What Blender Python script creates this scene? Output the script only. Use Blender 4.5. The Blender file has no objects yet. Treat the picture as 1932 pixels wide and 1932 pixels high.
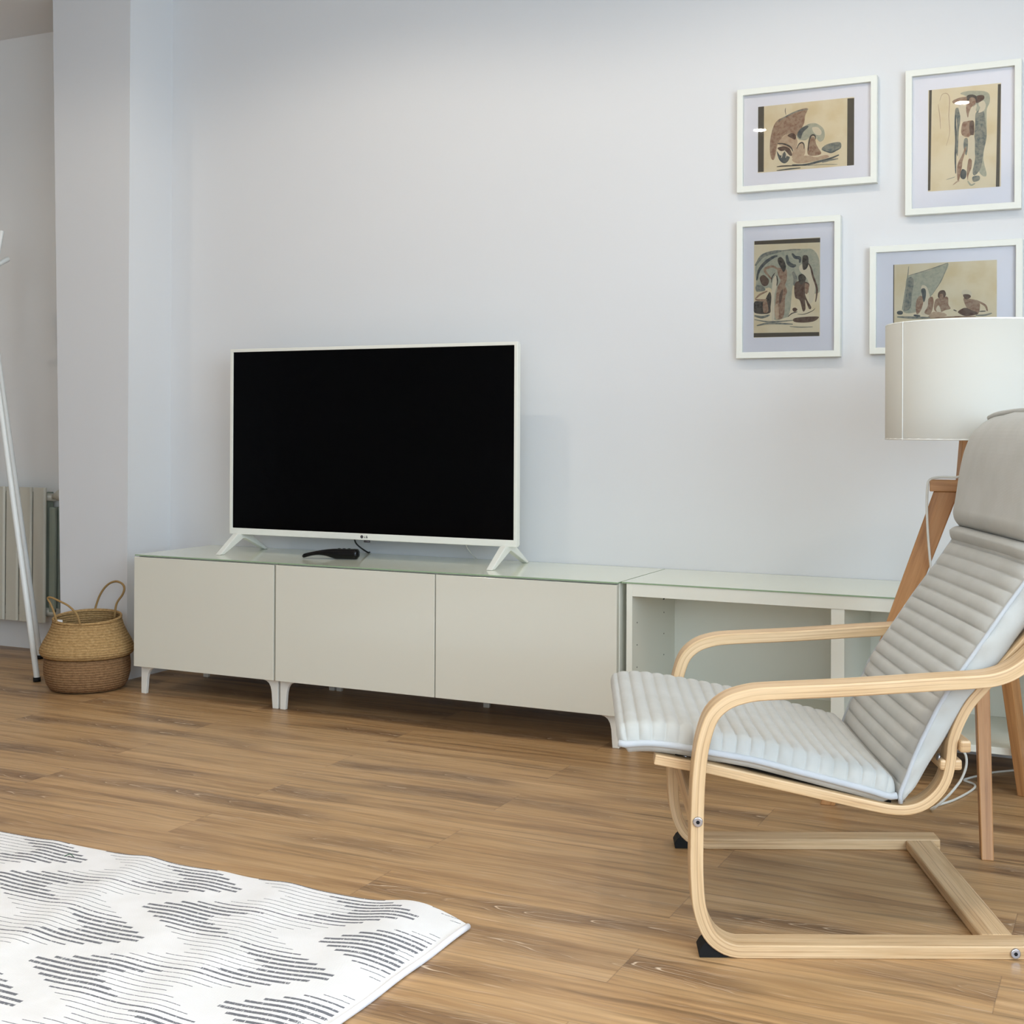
import bpy, bmesh, math, random
from mathutils import Vector, Matrix, Quaternion
random.seed(7)
sc = bpy.context.scene
COL = sc.collection

# ------------------------------------------------------------------ camera
CX, CY, CZ = 3.1627, -3.9707, .9279
YAW, PITCH, ROLL, FPX, PX, PY = -.4454, .0038, .0045, 2473.15, 966.96, 800.11
cam = bpy.data.cameras.new('camera'); camo = bpy.data.objects.new('camera', cam); COL.objects.link(camo)
fw = Vector((math.sin(YAW)*math.cos(PITCH), math.cos(YAW)*math.cos(PITCH), math.sin(PITCH)))
rt = Vector((math.cos(YAW), -math.sin(YAW), 0)); up = rt.cross(fw)
r2 = math.cos(ROLL)*rt + math.sin(ROLL)*up; u2 = -math.sin(ROLL)*rt + math.cos(ROLL)*up
M = Matrix((r2, u2, -fw)).transposed().to_4x4(); M.translation = Vector((CX, CY, CZ))
camo.matrix_world = M
cam.sensor_width = 36; cam.lens = FPX/1932*36
cam.shift_x = (966-PX)/1932; cam.shift_y = (PY-966)/1932
cam.clip_start = .05
sc.camera = camo

# ------------------------------------------------------------------ world, exposure, daylight through the windows
w = bpy.data.worlds.new('world'); sc.world = w; w.use_nodes = True
w.node_tree.nodes['Background'].inputs[0].default_value = (.75, .87, 1, 1)
w.node_tree.nodes['Background'].inputs[1].default_value = 1.0
sc.view_settings.view_transform = 'Standard'; sc.view_settings.look = 'None'
sc.view_settings.exposure = 0.07; sc.view_settings.gamma = 1.0
RX, FY, LX, CEIL = 4.9, -6.6, -4.2, 2.572     # inner faces of right, front, left walls; ceiling height
def area(name, loc, rot, sx, sy, power, color):
    l = bpy.data.lights.new(name, 'AREA'); l.shape = 'RECTANGLE'; l.size = sx; l.size_y = sy
    l.energy = power; l.color = color
    o = bpy.data.objects.new(name, l); COL.objects.link(o); o.location = loc; o.rotation_euler = rot
    return o
R = math.radians
WIN_R, WIN_F = 130, 70
area('window_daylight', (RX+.03, -3.7, 1.5), (0, R(90), 0), 1.7, 3.0, WIN_R, (.63, .81, 1.0))
area('window_daylight', (3.85, FY-.03, 1.6), (R(90), 0, 0), 1.8, 1.5, WIN_F, (.72, .86, 1.0))

# ------------------------------------------------------------------ material helpers
def S(r, g, b):
    f = lambda c: c/255/12.92 if c/255 <= .04045 else ((c/255+.055)/1.055)**2.4
    return (f(r), f(g), f(b), 1)
def mat(name, col=(.8, .8, .8, 1), rough=.5, spec=.5, metal=0, coat=0):
    m = bpy.data.materials.new(name); m.use_nodes = True
    b = m.node_tree.nodes['Principled BSDF']
    b.inputs['Base Color'].default_value = col; b.inputs['Roughness'].default_value = rough
    b.inputs['Specular IOR Level'].default_value = spec; b.inputs['Metallic'].default_value = metal
    b.inputs['Coat Weight'].default_value = coat; b.inputs['Coat Roughness'].default_value = .1
    return m
class G:
    """small wrapper for building node graphs"""
    def __init__(s, m): s.m = m; s.t = m.node_tree; s.b = s.t.nodes['Principled BSDF']
    def n(s, kind, **kw):
        x = s.t.nodes.new('ShaderNode'+kind)
        for k, v in kw.items(): setattr(x, k, v)
        return x
    def link(s, a, b): s.t.links.new(a, b)
    def put(s, sock, v):
        if v is None: return
        if hasattr(v, 'is_output') or isinstance(v, bpy.types.NodeSocket): s.link(v, sock)
        else: sock.default_value = v
    def math(s, op, a, b=None, c=None):
        x = s.n('Math', operation=op); s.put(x.inputs[0], a)
        if b is not None: s.put(x.inputs[1], b)
        if c is not None: s.put(x.inputs[2], c)
        return x.outputs[0]
    def coord(s, k='Object'): return s.n('TexCoord').outputs[k]
    def sep(s, v): x = s.n('SeparateXYZ'); s.link(v, x.inputs[0]); return x.outputs
    def comb(s, a, b, c):
        x = s.n('CombineXYZ')
        for i, v in enumerate((a, b, c)): s.put(x.inputs[i], v)
        return x.outputs[0]
    def noise(s, vec, scale, detail=4, rough=.55, dist=0):
        x = s.n('TexNoise'); s.link(vec, x.inputs['Vector']); x.inputs['Scale'].default_value = scale
        x.inputs['Detail'].default_value = detail; x.inputs['Roughness'].default_value = rough
        x.inputs['Distortion'].default_value = dist
        return x.outputs['Fac']
    def ramp(s, f, stops):
        x = s.n('ValToRGB'); s.link(f, x.inputs[0]); e = x.color_ramp.elements
        while len(e) < len(stops): e.new(.5)
        for el, (p, c) in zip(e, stops): el.position = p; el.color = c if len(c) == 4 else (*c, 1)
        return x.outputs[0]
    def mix(s, f, a, b, mode='MIX'):
        x = s.n('Mix', data_type='RGBA', blend_type=mode)
        s.put(x.inputs[0], f); s.put(x.inputs[6], a); s.put(x.inputs[7], b)
        return x.outputs[2]
    def smooth(s, v, a, b):
        x = s.n('MapRange', interpolation_type='SMOOTHSTEP'); s.put(x.inputs[0], v)
        x.inputs[1].default_value = a; x.inputs[2].default_value = b
        return x.outputs[0]
    def base(s, c): s.link(c, s.b.inputs['Base Color'])
    def bump(s, h, strength=.3, dist=.002):
        x = s.n('Bump'); x.inputs['Strength'].default_value = strength; x.inputs['Distance'].default_value = dist
        s.link(h, x.inputs['Height']); s.link(x.outputs[0], s.b.inputs['Normal'])
K = lambda v: (v, v, v, 1)

# ------------------------------------------------------------------ materials
def plaster(name, c, bump=.08):
    m = mat(name, c, .6, .25); g = G(m); co = g.coord()
    g.bump(g.noise(co, 160, 3), bump, .001); return m
M_wall = plaster('wall_paint', (.70, .70, .70, 1))
M_recess = plaster('recess_wall_paint', (.87, .87, .85, 1))
M_ceil = plaster('ceiling_paint', (.88, .88, .87, 1))

def floor_mat():
    m = mat('oak_plank_floor', rough=.38, spec=.4); g = G(m); x, y, _ = g.sep(g.coord())
    W, L = .161, 1.205
    yy = g.math('DIVIDE', g.math('SUBTRACT', g.math('MULTIPLY', y, -1), .465), W)
    row = g.math('FLOOR', yy); fy = g.math('SUBTRACT', yy, row)
    par = g.math('ABSOLUTE', g.math('MODULO', row, 2))
    xx = g.math('DIVIDE', g.math('SUBTRACT', g.math('SUBTRACT', x, 1.155), g.math('MULTIPLY', par, .595)), L)
    idx = g.math('FLOOR', xx); fx = g.math('SUBTRACT', xx, idx)
    wn = g.n('TexWhiteNoise', noise_dimensions='3D'); g.link(g.comb(row, idx, 3.3), wn.inputs['Vector'])
    rnd = wn.outputs['Value']
    wn2 = g.n('TexWhiteNoise', noise_dimensions='3D'); g.link(g.comb(idx, row, 9.1), wn2.inputs['Vector'])
    off = g.math('MULTIPLY', rnd, 40)
    # slow wobble of the grain
    wob = g.math('MULTIPLY', g.math('SUBTRACT', g.noise(g.comb(g.math('ADD', x, off), g.math('MULTIPLY', y, 3), off), 2.2, 3), .5), .05)
    yw = g.math('ADD', y, wob)
    n1 = g.noise(g.comb(g.math('ADD', g.math('MULTIPLY', x, 1.1), off), g.math('MULTIPLY', yw, 20), off), 1.2, 5, .62, .3)
    n2 = g.noise(g.comb(g.math('ADD', g.math('MULTIPLY', x, 5), off), g.math('MULTIPLY', yw, 150), off), 1.0, 3, .6)
    n4 = g.noise(g.comb(g.math('ADD', g.math('MULTIPLY', x, 1.6), off), g.math('MULTIPLY', yw, 62), off), 1.0, 4, .6, .2)
    base = g.ramp(n1, [(.26, S(118, 86, 56)), (.38, S(162, 124, 82)), (.47, S(188, 149, 102)), (.62, S(200, 162, 116)), (.8, S(214, 180, 138))])
    tone = g.ramp(rnd, [(0, S(150, 118, 86)), (.5, S(172, 136, 96)), (1, S(188, 150, 108))])
    base = g.mix(.30, base, tone)
    base = g.mix(.8, base, g.ramp(n4, [(.32, K(.52)), (.46, K(.92)), (.62, K(1.06))]), 'MULTIPLY')
    base = g.mix(.55, base, g.ramp(n2, [(.3, K(.76)), (.5, K(1)), (.75, K(1.10))]), 'MULTIPLY')
    # heart band down some planks, with nested limed arches along it
    yc = g.math('ADD', .5, g.math('MULTIPLY', g.math('SUBTRACT', g.noise(g.comb(g.math('MULTIPLY', x, .9), off, 1.0), 1, 2), .5), 1.5))
    dd = g.math('SUBTRACT', fy, yc); ad = g.math('ABSOLUTE', dd)
    edge_n = g.math('MULTIPLY', g.math('SUBTRACT', g.noise(g.comb(g.math('MULTIPLY', x, 6), g.math('MULTIPLY', y, 40), off), 1, 3), .5), .22)
    band = g.smooth(g.math('ADD', ad, edge_n), .30, .06)
    has = g.smooth(g.noise(g.comb(g.math('MULTIPLY', x, 1.1), off, 5.0), 1, 2), .46, .60)
    band = g.math('MULTIPLY', band, has)
    base = g.mix(g.math('MULTIPLY', band, .66), base, S(106, 76, 50))
    ph = g.math('ADD', g.math('SUBTRACT', g.math('MULTIPLY', x, 9.0), g.math('MULTIPLY', g.math('POWER', g.math('DIVIDE', ad, .115), 1.5), 1.0)), g.math('MULTIPLY', g.noise(g.comb(g.math('MULTIPLY', x, 7), g.math('MULTIPLY', y, 26), off), 1, 2), 2.6))
    ph = g.math('FRACT', ph)
    arch = g.smooth(g.math('ABSOLUTE', g.math('SUBTRACT', ph, .5)), .085, .01)
    arch_d = g.smooth(ph, .10, .48); arch_d = g.math('MULTIPLY', arch_d, g.math('LESS_THAN', ph, .5))
    fade = g.smooth(g.noise(g.comb(g.math('MULTIPLY', x, 4), g.math('MULTIPLY', y, 22), off), 1.5, 3), .42, .62)
    inb = g.math('MULTIPLY', g.smooth(ad, .34, .20), has)
    base = g.mix(g.math('MULTIPLY', g.math('MULTIPLY', arch_d, inb), .45), base, S(92, 64, 42))
    base = g.mix(g.math('MULTIPLY', g.math('MULTIPLY', g.math('MULTIPLY', arch, fade), inb), .85), base, S(232, 208, 178))
    # limed pores
    pore = g.smooth(g.noise(g.comb(g.math('ADD', g.math('MULTIPLY', x, 8), off), g.math('MULTIPLY', yw, 260), 2.0), 1, 2), .60, .74)
    base = g.mix(g.math('MULTIPLY', pore, .50), base, S(216, 190, 164))
    # seams
    ey = g.math('MULTIPLY', g.math('MINIMUM', fy, g.math('SUBTRACT', 1, fy)), W)
    ex = g.math('MULTIPLY', g.math('MINIMUM', fx, g.math('SUBTRACT', 1, fx)), L)
    seam = g.smooth(g.math('MINIMUM', ey, ex), .0016, .0004)
    base = g.mix(g.math('MULTIPLY', seam, .35), base, S(96, 74, 56))
    g.base(base)
    g.bump(g.math('SUBTRACT', g.math('MULTIPLY', n2, .6), seam), .25, .0012)
    g.link(g.ramp(n2, [(0, K(.44)), (1, K(.32))]), g.b.inputs['Roughness'])
    return m
M_floor = floor_mat()

def wood(name, c0, c1, c2, lines=1.0, rough=.42, lam=False):
    """grain runs along UV u; v crosses the grain (metres)"""
    m = mat(name, rough=rough, spec=.4); g = G(m); u, v, _ = g.sep(g.coord('UV'))
    oi = g.n('ObjectInfo').outputs['Random']; off = g.math('MULTIPLY', oi, 13)
    n1 = g.noise(g.comb(g.math('ADD', g.math('MULTIPLY', u, 3), off), g.math('MULTIPLY', v, 55), off), 1, 4, .6, .5)
    n2 = g.noise(g.comb(g.math('MULTIPLY', u, 12), g.math('MULTIPLY', v, 420), off), 1, 2)
    c = g.ramp(n1, [(.25, c0), (.5, c1), (.75, c2)])
    c = g.mix(.5, c, g.ramp(n2, [(.3, K(.86)), (.6, K(1.05))]), 'MULTIPLY')
    if lam:
        n3 = g.noise(g.comb(g.math('MULTIPLY', u, 1.5), g.math('MULTIPLY', v, 300), 4.0), 1, 1)
        c = g.mix(g.math('MULTIPLY', g.smooth(n3, .57, .63), .42), c, S(154, 112, 76))
    g.base(c); g.bump(n2, .12, .0006)
    return m
M_birch = wood('birch_veneer', S(186, 148, 104), S(214, 181, 138), S(226, 196, 156), lam=True)
M_oak = wood('lamp_oak', S(148, 101, 60), S(184, 133, 84), S(198, 150, 102))

def fabric(name, c, c2, scale=900):
    m = mat(name, c, .92, .15); g = G(m); co = g.coord()
    b = m.node_tree.nodes['Principled BSDF']; b.inputs['Sheen Weight'].default_value = .15
    n = g.noise(co, scale, 2); n2 = g.noise(co, 14, 3)
    g.base(g.mix(g.ramp(n2, [(.35, K(0)), (.65, K(1))]), c, c2))
    wv = g.n('TexWave', wave_type='BANDS', bands_direction='Z'); g.link(co, wv.inputs[0]); wv.inputs['Scale'].default_value = 260
    wv2 = g.n('TexWave', wave_type='BANDS', bands_direction='X'); g.link(co, wv2.inputs[0]); wv2.inputs['Scale'].default_value = 260
    g.bump(g.math('ADD', g.math('MULTIPLY', n, .6), g.math('ADD', g.math('MULTIPLY', wv.outputs['Fac'], .2), g.math('MULTIPLY', wv2.outputs['Fac'], .2))), .25, .0008)
    return m
M_cush = fabric('cushion_linen', S(184, 183, 176), S(190, 189, 183))
M_pipe = fabric('cushion_piping', S(184, 187, 188), S(190, 192, 194))
M_under = fabric('cushion_underside', S(160, 160, 160), S(166, 166, 166))

M_gloss = mat('high_gloss_front', S(221, 218, 203), .10, .5, coat=.3)
M_carc = mat('white_foil_carcass', S(232, 231, 217), .35, .4)
M_dark_gap = mat('dark_gap', S(60, 62, 58), .7, .2)
def glass_top():
    m = mat('painted_glass_top', S(234, 237, 218), .04, .6); return m
M_gtop = glass_top()
M_gedge = mat('glass_edge_green', S(150, 172, 140), .1, .5)
M_leg = mat('white_metal_leg', S(232, 228, 217), .35, .5)
M_tvw = mat('white_tv_plastic', S(232, 231, 220), .28, .5)
M_scr = mat('black_screen', S(3, 3, 4), .12, .12)
M_blk = mat('black_plastic', S(3, 3, 4), .16, .3)
M_blkm = mat('black_rubber', S(14, 14, 15), .7, .3)
M_steel = mat('zinc_bolt', S(190, 192, 200), .25, .5, metal=1)
M_frame = mat('white_picture_frame', S(228, 229, 220), .4, .4)
M_mat = mat('lavender_white_mat', S(233, 230, 233), .8, .2)
M_rad = mat('radiator_enamel', S(206, 203, 188), .35, .4)
M_radd = mat('radiator_fin', S(150, 160, 146), .5, .3)
M_stand = mat('white_lacquer_pole', S(226, 228, 224), .3, .5)
M_cable = mat('white_cable', S(225, 224, 214), .5, .4)
M_bcable = mat('black_cable', S(22, 26, 24), .5, .4)
M_holes = mat('shelf_pin_hole', S(70, 74, 68), .8, .1)
M_tag = mat('white_care_tag', S(235, 235, 235), .7, .2)
M_logo = mat('grey_logo_print', S(70, 66, 70), .5, .3)

def shade_mat():
    m = mat('lampshade_fabric', S(226, 224, 216), .85, .15); g = G(m)
    b = g.b; b.inputs['Transmission Weight'].default_value = 0
    tr = g.n('BsdfTranslucent'); tr.inputs[0].default_value = S(240, 236, 222)
    mx = g.n('MixShader'); mx.inputs[0].default_value = .3
    out = [n for n in g.t.nodes if n.type == 'OUTPUT_MATERIAL'][0]
    g.link(b.outputs[0], mx.inputs[1]); g.link(tr.outputs[0], mx.inputs[2]); g.link(mx.outputs[0], out.inputs[0])
    g.bump(g.noise(g.coord(), 700, 2), .15, .0006)
    return m
M_shade = shade_mat()
M_seam = mat('lampshade_seam_tape', S(244, 244, 238), .6, .2)

def pane_mat():
    m = bpy.data.materials.new('picture_glass'); m.use_nodes = True; t = m.node_tree; t.nodes.clear()
    o = t.nodes.new('ShaderNodeOutputMaterial'); mx = t.nodes.new('ShaderNodeMixShader')
    a = t.nodes.new('ShaderNodeBsdfTransparent'); b = t.nodes.new('ShaderNodeBsdfGlossy'); b.inputs['Roughness'].default_value = .015
    f = t.nodes.new('ShaderNodeFresnel'); f.inputs[0].default_value = 1.45
    t.links.new(f.outputs[0], mx.inputs[0]); t.links.new(a.outputs[0], mx.inputs[1]); t.links.new(b.outputs[0], mx.inputs[2])
    t.links.new(mx.outputs[0], o.inputs[0]); return m
M_pane = pane_mat()
def emit(name, c, s):
    m = mat(name, c, .5); b = m.node_tree.nodes['Principled BSDF']
    b.inputs['Emission Color'].default_value = c; b.inputs['Emission Strength'].default_value = s; return m

def rug_mat():
    m = mat('woven_rug', rough=.95, spec=.1); g = G(m); x, y, z = g.sep(g.coord())
    # distorted a little by the weave
    nz = g.noise(g.comb(g.math('MULTIPLY', x, 300), g.math('MULTIPLY', y, 500), 0.0), 1, 2)
    P = .285
    q = g.math('DIVIDE', g.math('ADD', y, 1.99), P)
    q = g.math('ABSOLUTE', g.math('SUBTRACT', g.math('FRACT', g.math('ADD', q, .5)), .5))     # 0 at apex .. .5
    tri = g.math('MULTIPLY', q, P)                                                      # 0 .. .1425
    # quantise per line so the ends step
    PL = .01585
    li = g.math('FLOOR', g.math('DIVIDE', tri, PL)); tq = g.math('MULTIPLY', g.math('ADD', li, .5), PL)
    u = g.math('SUBTRACT', g.math('SUBTRACT', x, 1.420), g.math('MULTIPLY', tq, 1.72))
    u = g.math('MULTIPLY', g.math('FRACT', g.math('DIVIDE', u, .4045)), .4045)
    inside = g.math('MULTIPLY', g.math('LESS_THAN', u, .304), g.math('GREATER_THAN', u, .004))
    fl = g.math('ABSOLUTE', g.math('SUBTRACT', g.math('FRACT', g.math('DIVIDE', tri, PL)), .5))   # 0 centre of line
    left = g.math('LESS_THAN', u, .16)
    a = g.math('SUBTRACT', .072, tri); b = g.math('SUBTRACT', tri, .072)
    sel = g.math('ADD', g.math('MULTIPLY', left, a), g.math('MULTIPLY', g.math('SUBTRACT', 1, left), b))
    hw = g.math('ADD', .062, g.math('ADD', g.math('MULTIPLY', g.math('GREATER_THAN', sel, -.012), .075), g.math('MULTIPLY', g.math('GREATER_THAN', sel, .016), .10)))
    hwn = g.math('ADD', hw, g.math('MULTIPLY', g.math('SUBTRACT', nz, .5), .12))
    ln = g.math('MULTIPLY', g.math('LESS_THAN', fl, hwn), inside)
    edge = g.math('LESS_THAN', x, 2.028)
    ln = g.math('MULTIPLY', ln, edge)
    dash = g.noise(g.comb(g.math('MULTIPLY', x, 420), g.math('MULTIPLY', y, 90), 1.0), 1, 1)
    ln = g.math('MULTIPLY', ln, g.smooth(dash, .26, .42))
    basec = g.mix(g.smooth(g.noise(g.coord(), 9, 3), .35, .65), S(232, 230, 228), S(238, 236, 235))
    rib = g.math('ABSOLUTE', g.math('SUBTRACT', g.math('FRACT', g.math('DIVIDE', y, .0040)), .5))
    basec = g.mix(.25, basec, g.ramp(rib, [(0, K(.8)), (.3, K(1))]), 'MULTIPLY')
    g.base(g.mix(g.math('MULTIPLY', ln, .88), basec, S(84, 86, 94)))
    g.bump(g.math('ADD', rib, nz), .5, .0015)
    return m
M_rug = rug_mat()
M_hem = fabric('rug_hem', S(232, 230, 232), S(236, 234, 236))

def basket_mat(name, c0, c1, c2):
    m = mat(name, rough=.8, spec=.2); g = G(m); x, y, z = g.sep(g.coord())
    ang = g.math('ARCTAN2', y, x)
    v = g.comb(g.math('MULTIPLY', ang, 9), g.math('MULTIPLY', z, 120), 0.0)
    n = g.noise(v, 1.2, 4, .6); n2 = g.noise(g.comb(g.math('MULTIPLY', ang, 40), g.math('MULTIPLY', z, 260), 0.0), 1, 2)
    rows = g.math('ABSOLUTE', g.math('SUBTRACT', g.math('FRACT', g.math('DIVIDE', z, .0085)), .5))
    c = g.ramp(n, [(.25, c0), (.5, c1), (.75, c2)])
    c = g.mix(.7, c, g.ramp(rows, [(0, K(1.1)), (.5, K(.68))]), 'MULTIPLY')
    c = g.mix(.5, c, g.ramp(n2, [(.3, K(.7)), (.6, K(1.1))]), 'MULTIPLY')
    g.base(c)
    g.bump(g.math('ADD', g.math('MULTIPLY', rows, -1.4), n2), .8, .003)
    return m
M_bk1 = basket_mat('seagrass_light', S(150, 116, 72), S(184, 148, 98), S(204, 170, 120))
M_bk2 = basket_mat('seagrass_dark', S(120, 90, 60), S(150, 115, 80), S(166, 130, 92))
M_bkh = mat('seagrass_rope', S(156, 126, 82), .8, .2)

# ------------------------------------------------------------------ object helpers
def link(name, me, parent=None, m=None):
    o = bpy.data.objects.new(name, me); COL.objects.link(o)
    if parent is not None: o.parent = parent
    if m is not None:
        for k in (m if isinstance(m, (list, tuple)) else [m]): me.materials.append(k)
    return o
def thing(name, label, cat, loc=(0, 0, 0), rz=0, group=None):
    o = bpy.data.objects.new(name, None); COL.objects.link(o); o.location = loc; o.rotation_euler = (0, 0, rz)
    o.empty_display_size = .05
    o['label'] = label; o['category'] = cat
    if group: o['group'] = group
    return o
def tag(o, label, cat, group=None):
    o['label'] = label; o['category'] = cat
    if group: o['group'] = group
    return o
def struct(o): o['kind'] = 'structure'; return o
def smooth(me, on=True):
    for p in me.polygons: p.use_smooth = on
def mesh(name, verts, faces, parent=None, m=None, sm=False, mi=None):
    me = bpy.data.meshes.new(name); me.from_pydata([tuple(v) for v in verts], [], faces); me.update()
    bm = bmesh.new(); bm.from_mesh(me); bmesh.ops.recalc_face_normals(bm, faces=bm.faces); bm.to_mesh(me); bm.free()
    o = link(name, me, parent, m)
    if mi:
        for p, i in zip(me.polygons, mi): p.material_index = i
    if sm: smooth(me)
    return o
def bevel(o, wd=.003, seg=2, ang=40):
    b = o.modifiers.new('bevel', 'BEVEL'); b.width = wd; b.segments = seg; b.limit_method = 'ANGLE'; b.angle_limit = R(ang)
    return o
def boxes(name, lst, parent=None, m=None, bev=0, mi=None):
    """lst of (x0,x1,y0,y1,z0,z1)"""
    V, F, I = [], [], []
    for k, (x0, x1, y0, y1, z0, z1) in enumerate(lst):
        n = len(V)
        V += [(x0,y0,z0),(x1,y0,z0),(x1,y1,z0),(x0,y1,z0),(x0,y0,z1),(x1,y0,z1),(x1,y1,z1),(x0,y1,z1)]
        F += [tuple(n+i for i in f) for f in ((0,3,2,1),(4,5,6,7),(0,1,5,4),(1,2,6,5),(2,3,7,6),(3,0,4,7))]
        if mi: I += [mi[k]]*6
    o = mesh(name, V, F, parent, m, mi=I or None)
    if bev: bevel(o, bev)
    return o
def catmull(pts, n=8, closed=False):
    P = [Vector(p) for p in pts]; out = []
    N = len(P); rng = range(N if closed else N-1)
    for i in rng:
        if closed: a, b, c, d = P[i-1], P[i], P[(i+1) % N], P[(i+2) % N]
        else: a, b, c, d = P[max(i-1, 0)], P[i], P[i+1], P[min(i+2, N-1)]
        for k in range(n):
            t = k/n
            out.append(.5*((2*b)+(c-a)*t+(2*a-5*b+4*c-d)*t*t+(3*b-a-3*c+d)*t**3))
    if not closed: out.append(P[-1])
    return out
def resample(P, step):
    L = [0]
    for a, b in zip(P, P[1:]): L.append(L[-1]+(b-a).length)
    n = max(2, int(round(L[-1]/step))); out = []; j = 0
    for i in range(n+1):
        t = L[-1]*i/n
        while j < len(L)-2 and L[j+1] < t: j += 1
        f = 0 if L[j+1] == L[j] else (t-L[j])/(L[j+1]-L[j])
        out.append(P[j].lerp(P[j+1], f))
    return out, L[-1]
def tube(name, pts, r, parent=None, m=None, seg=12, n=6, closed=False, sm=True, radii=None, raw=False):
    P = [Vector(p) for p in pts] if raw else catmull(pts, n, closed)
    V, F = [], []
    N = len(P); prev = None
    for i, p in enumerate(P):
        if closed: t = P[(i+1) % N]-P[i-1]
        else: t = P[min(i+1, N-1)]-P[max(i-1, 0)]
        t.normalize()
        if prev is None:
            a = Vector((0, 0, 1)) if abs(t.z) < .9 else Vector((1, 0, 0))
            nr = t.cross(a).normalized()
        else: nr = (prev-t*prev.dot(t)).normalized()
        prev = nr; bi = t.cross(nr)
        rr = r if radii is None else radii[min(int(i/(max(N-1, 1))*(len(radii)-1)+.5), len(radii)-1)]
        for k in range(seg):
            a = 2*math.pi*k/seg; V.append(p+rr*(math.cos(a)*nr+math.sin(a)*bi))
    for i in range(N if closed else N-1):
        for k in range(seg):
            a = i*seg+k; b = i*seg+(k+1) % seg; c = ((i+1) % N)*seg+(k+1) % seg; d = ((i+1) % N)*seg+k
            F.append((a, b, c, d))
    if not closed:
        F.append(tuple(range(seg))[::-1]); F.append(tuple((N-1)*seg+k for k in range(seg)))
    return mesh(name, V, F, parent, m, sm)
def cyl(name, p0, p1, r0, r1=None, parent=None, m=None, seg=24, bev=0):
    r1 = r0 if r1 is None else r1
    p0, p1 = Vector(p0), Vector(p1); t = (p1-p0).normalized()
    a = Vector((0, 0, 1)) if abs(t.z) < .9 else Vector((1, 0, 0)); u = t.cross(a).normalized(); v = t.cross(u)
    V = [p+rr*(math.cos(2*math.pi*k/seg)*u+math.sin(2*math.pi*k/seg)*v) for p, rr in ((p0, r0), (p1, r1)) for k in range(seg)]
    F = [(k, (k+1) % seg, seg+(k+1) % seg, seg+k) for k in range(seg)]+[tuple(range(seg))[::-1], tuple(range(seg, 2*seg))]
    o = mesh(name, V, F, parent, m, True)
    for p in o.data.polygons:
        if len(p.vertices) > 4: p.use_smooth = False
    if bev: bevel(o, bev)
    return o
def lathe(name, prof, parent=None, m=None, seg=64, wob=0, sm=True, tilt=0):
    V, F = [], []
    n = len(prof)
    for k in range(seg):
        a = 2*math.pi*k/seg
        for i, (r, z) in enumerate(prof):
            rr = r*(1+wob*math.sin(3*a+z*9)+wob*.6*math.sin(5*a+2))
            yv = rr*math.sin(a); V.append((rr*math.cos(a), yv, z+tilt*(.90*yv-.43*rr*math.cos(a))*max(0, z-.14)))
    for k in range(seg):
        for i in range(n-1):
            F.append((k*n+i, ((k+1) % seg)*n+i, ((k+1) % seg)*n+i+1, k*n+i+1))
    return mesh(name, V, F, parent, m, sm)
def uvsweep(name, path, thick, xf, t0, t1, parent, m, step=.012, bev=.0025, taper=None):
    """path: 2-D centre line (s,z); thickness in the s-z plane; extruded t0..t1; xf maps (s,t,z) to a point. UV: u along, v across"""
    P, L = resample([Vector((a, b, 0)) for a, b in path], step)
    N = len(P); V, F, UV = [], [], []
    for i, p in enumerate(P):
        t = (P[min(i+1, N-1)]-P[max(i-1, 0)]).normalized(); nr = Vector((-t.y, t.x, 0))
        h = thick/2 if taper is None else thick/2*taper(i/(N-1))
        a = p+nr*h; b = p-nr*h
        V += [xf(a.x, t0, a.y), xf(a.x, t1, a.y), xf(b.x, t1, b.y), xf(b.x, t0, b.y)]
    w_ = abs(t1-t0)
    for i in range(N-1):
        u0, u1 = L*i/(N-1), L*(i+1)/(N-1)
        for k, (va, vb) in enumerate(((0, w_), (w_+.01, w_+.01+thick), (.2, .2+w_), (.3, .3+thick))):
            a, b = i*4+k, i*4+(k+1) % 4; c, d = (i+1)*4+(k+1) % 4, (i+1)*4+k
            F.append((a, b, c, d)); UV.append(((u0, va), (u0, vb), (u1, vb), (u1, va)))
    F.append((3, 2, 1, 0)); UV.append(((0, 0), (.005, 0), (.005, .02), (0, .02)))
    n = (N-1)*4; F.append((n, n+1, n+2, n+3)); UV.append(((0, 0), (.005, 0), (.005, .02), (0, .02)))
    me = bpy.data.meshes.new(name); me.from_pydata([tuple(v) for v in V], [], F)
    uvl = me.uv_layers.new(name='UVMap')
    k = 0
    for f in UV:
        for c in f: uvl.data[k].uv = c; k += 1
    me.update()
    bm = bmesh.new(); bm.from_mesh(me); bmesh.ops.recalc_face_normals(bm, faces=bm.faces); bm.to_mesh(me); bm.free()
    smooth(me)
    o = link(name, me, parent, m)
    if bev: bevel(o, bev, 2, 50)
    wn = o.modifiers.new('wn', 'WEIGHTED_NORMAL'); wn.keep_sharp = True
    return o
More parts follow.
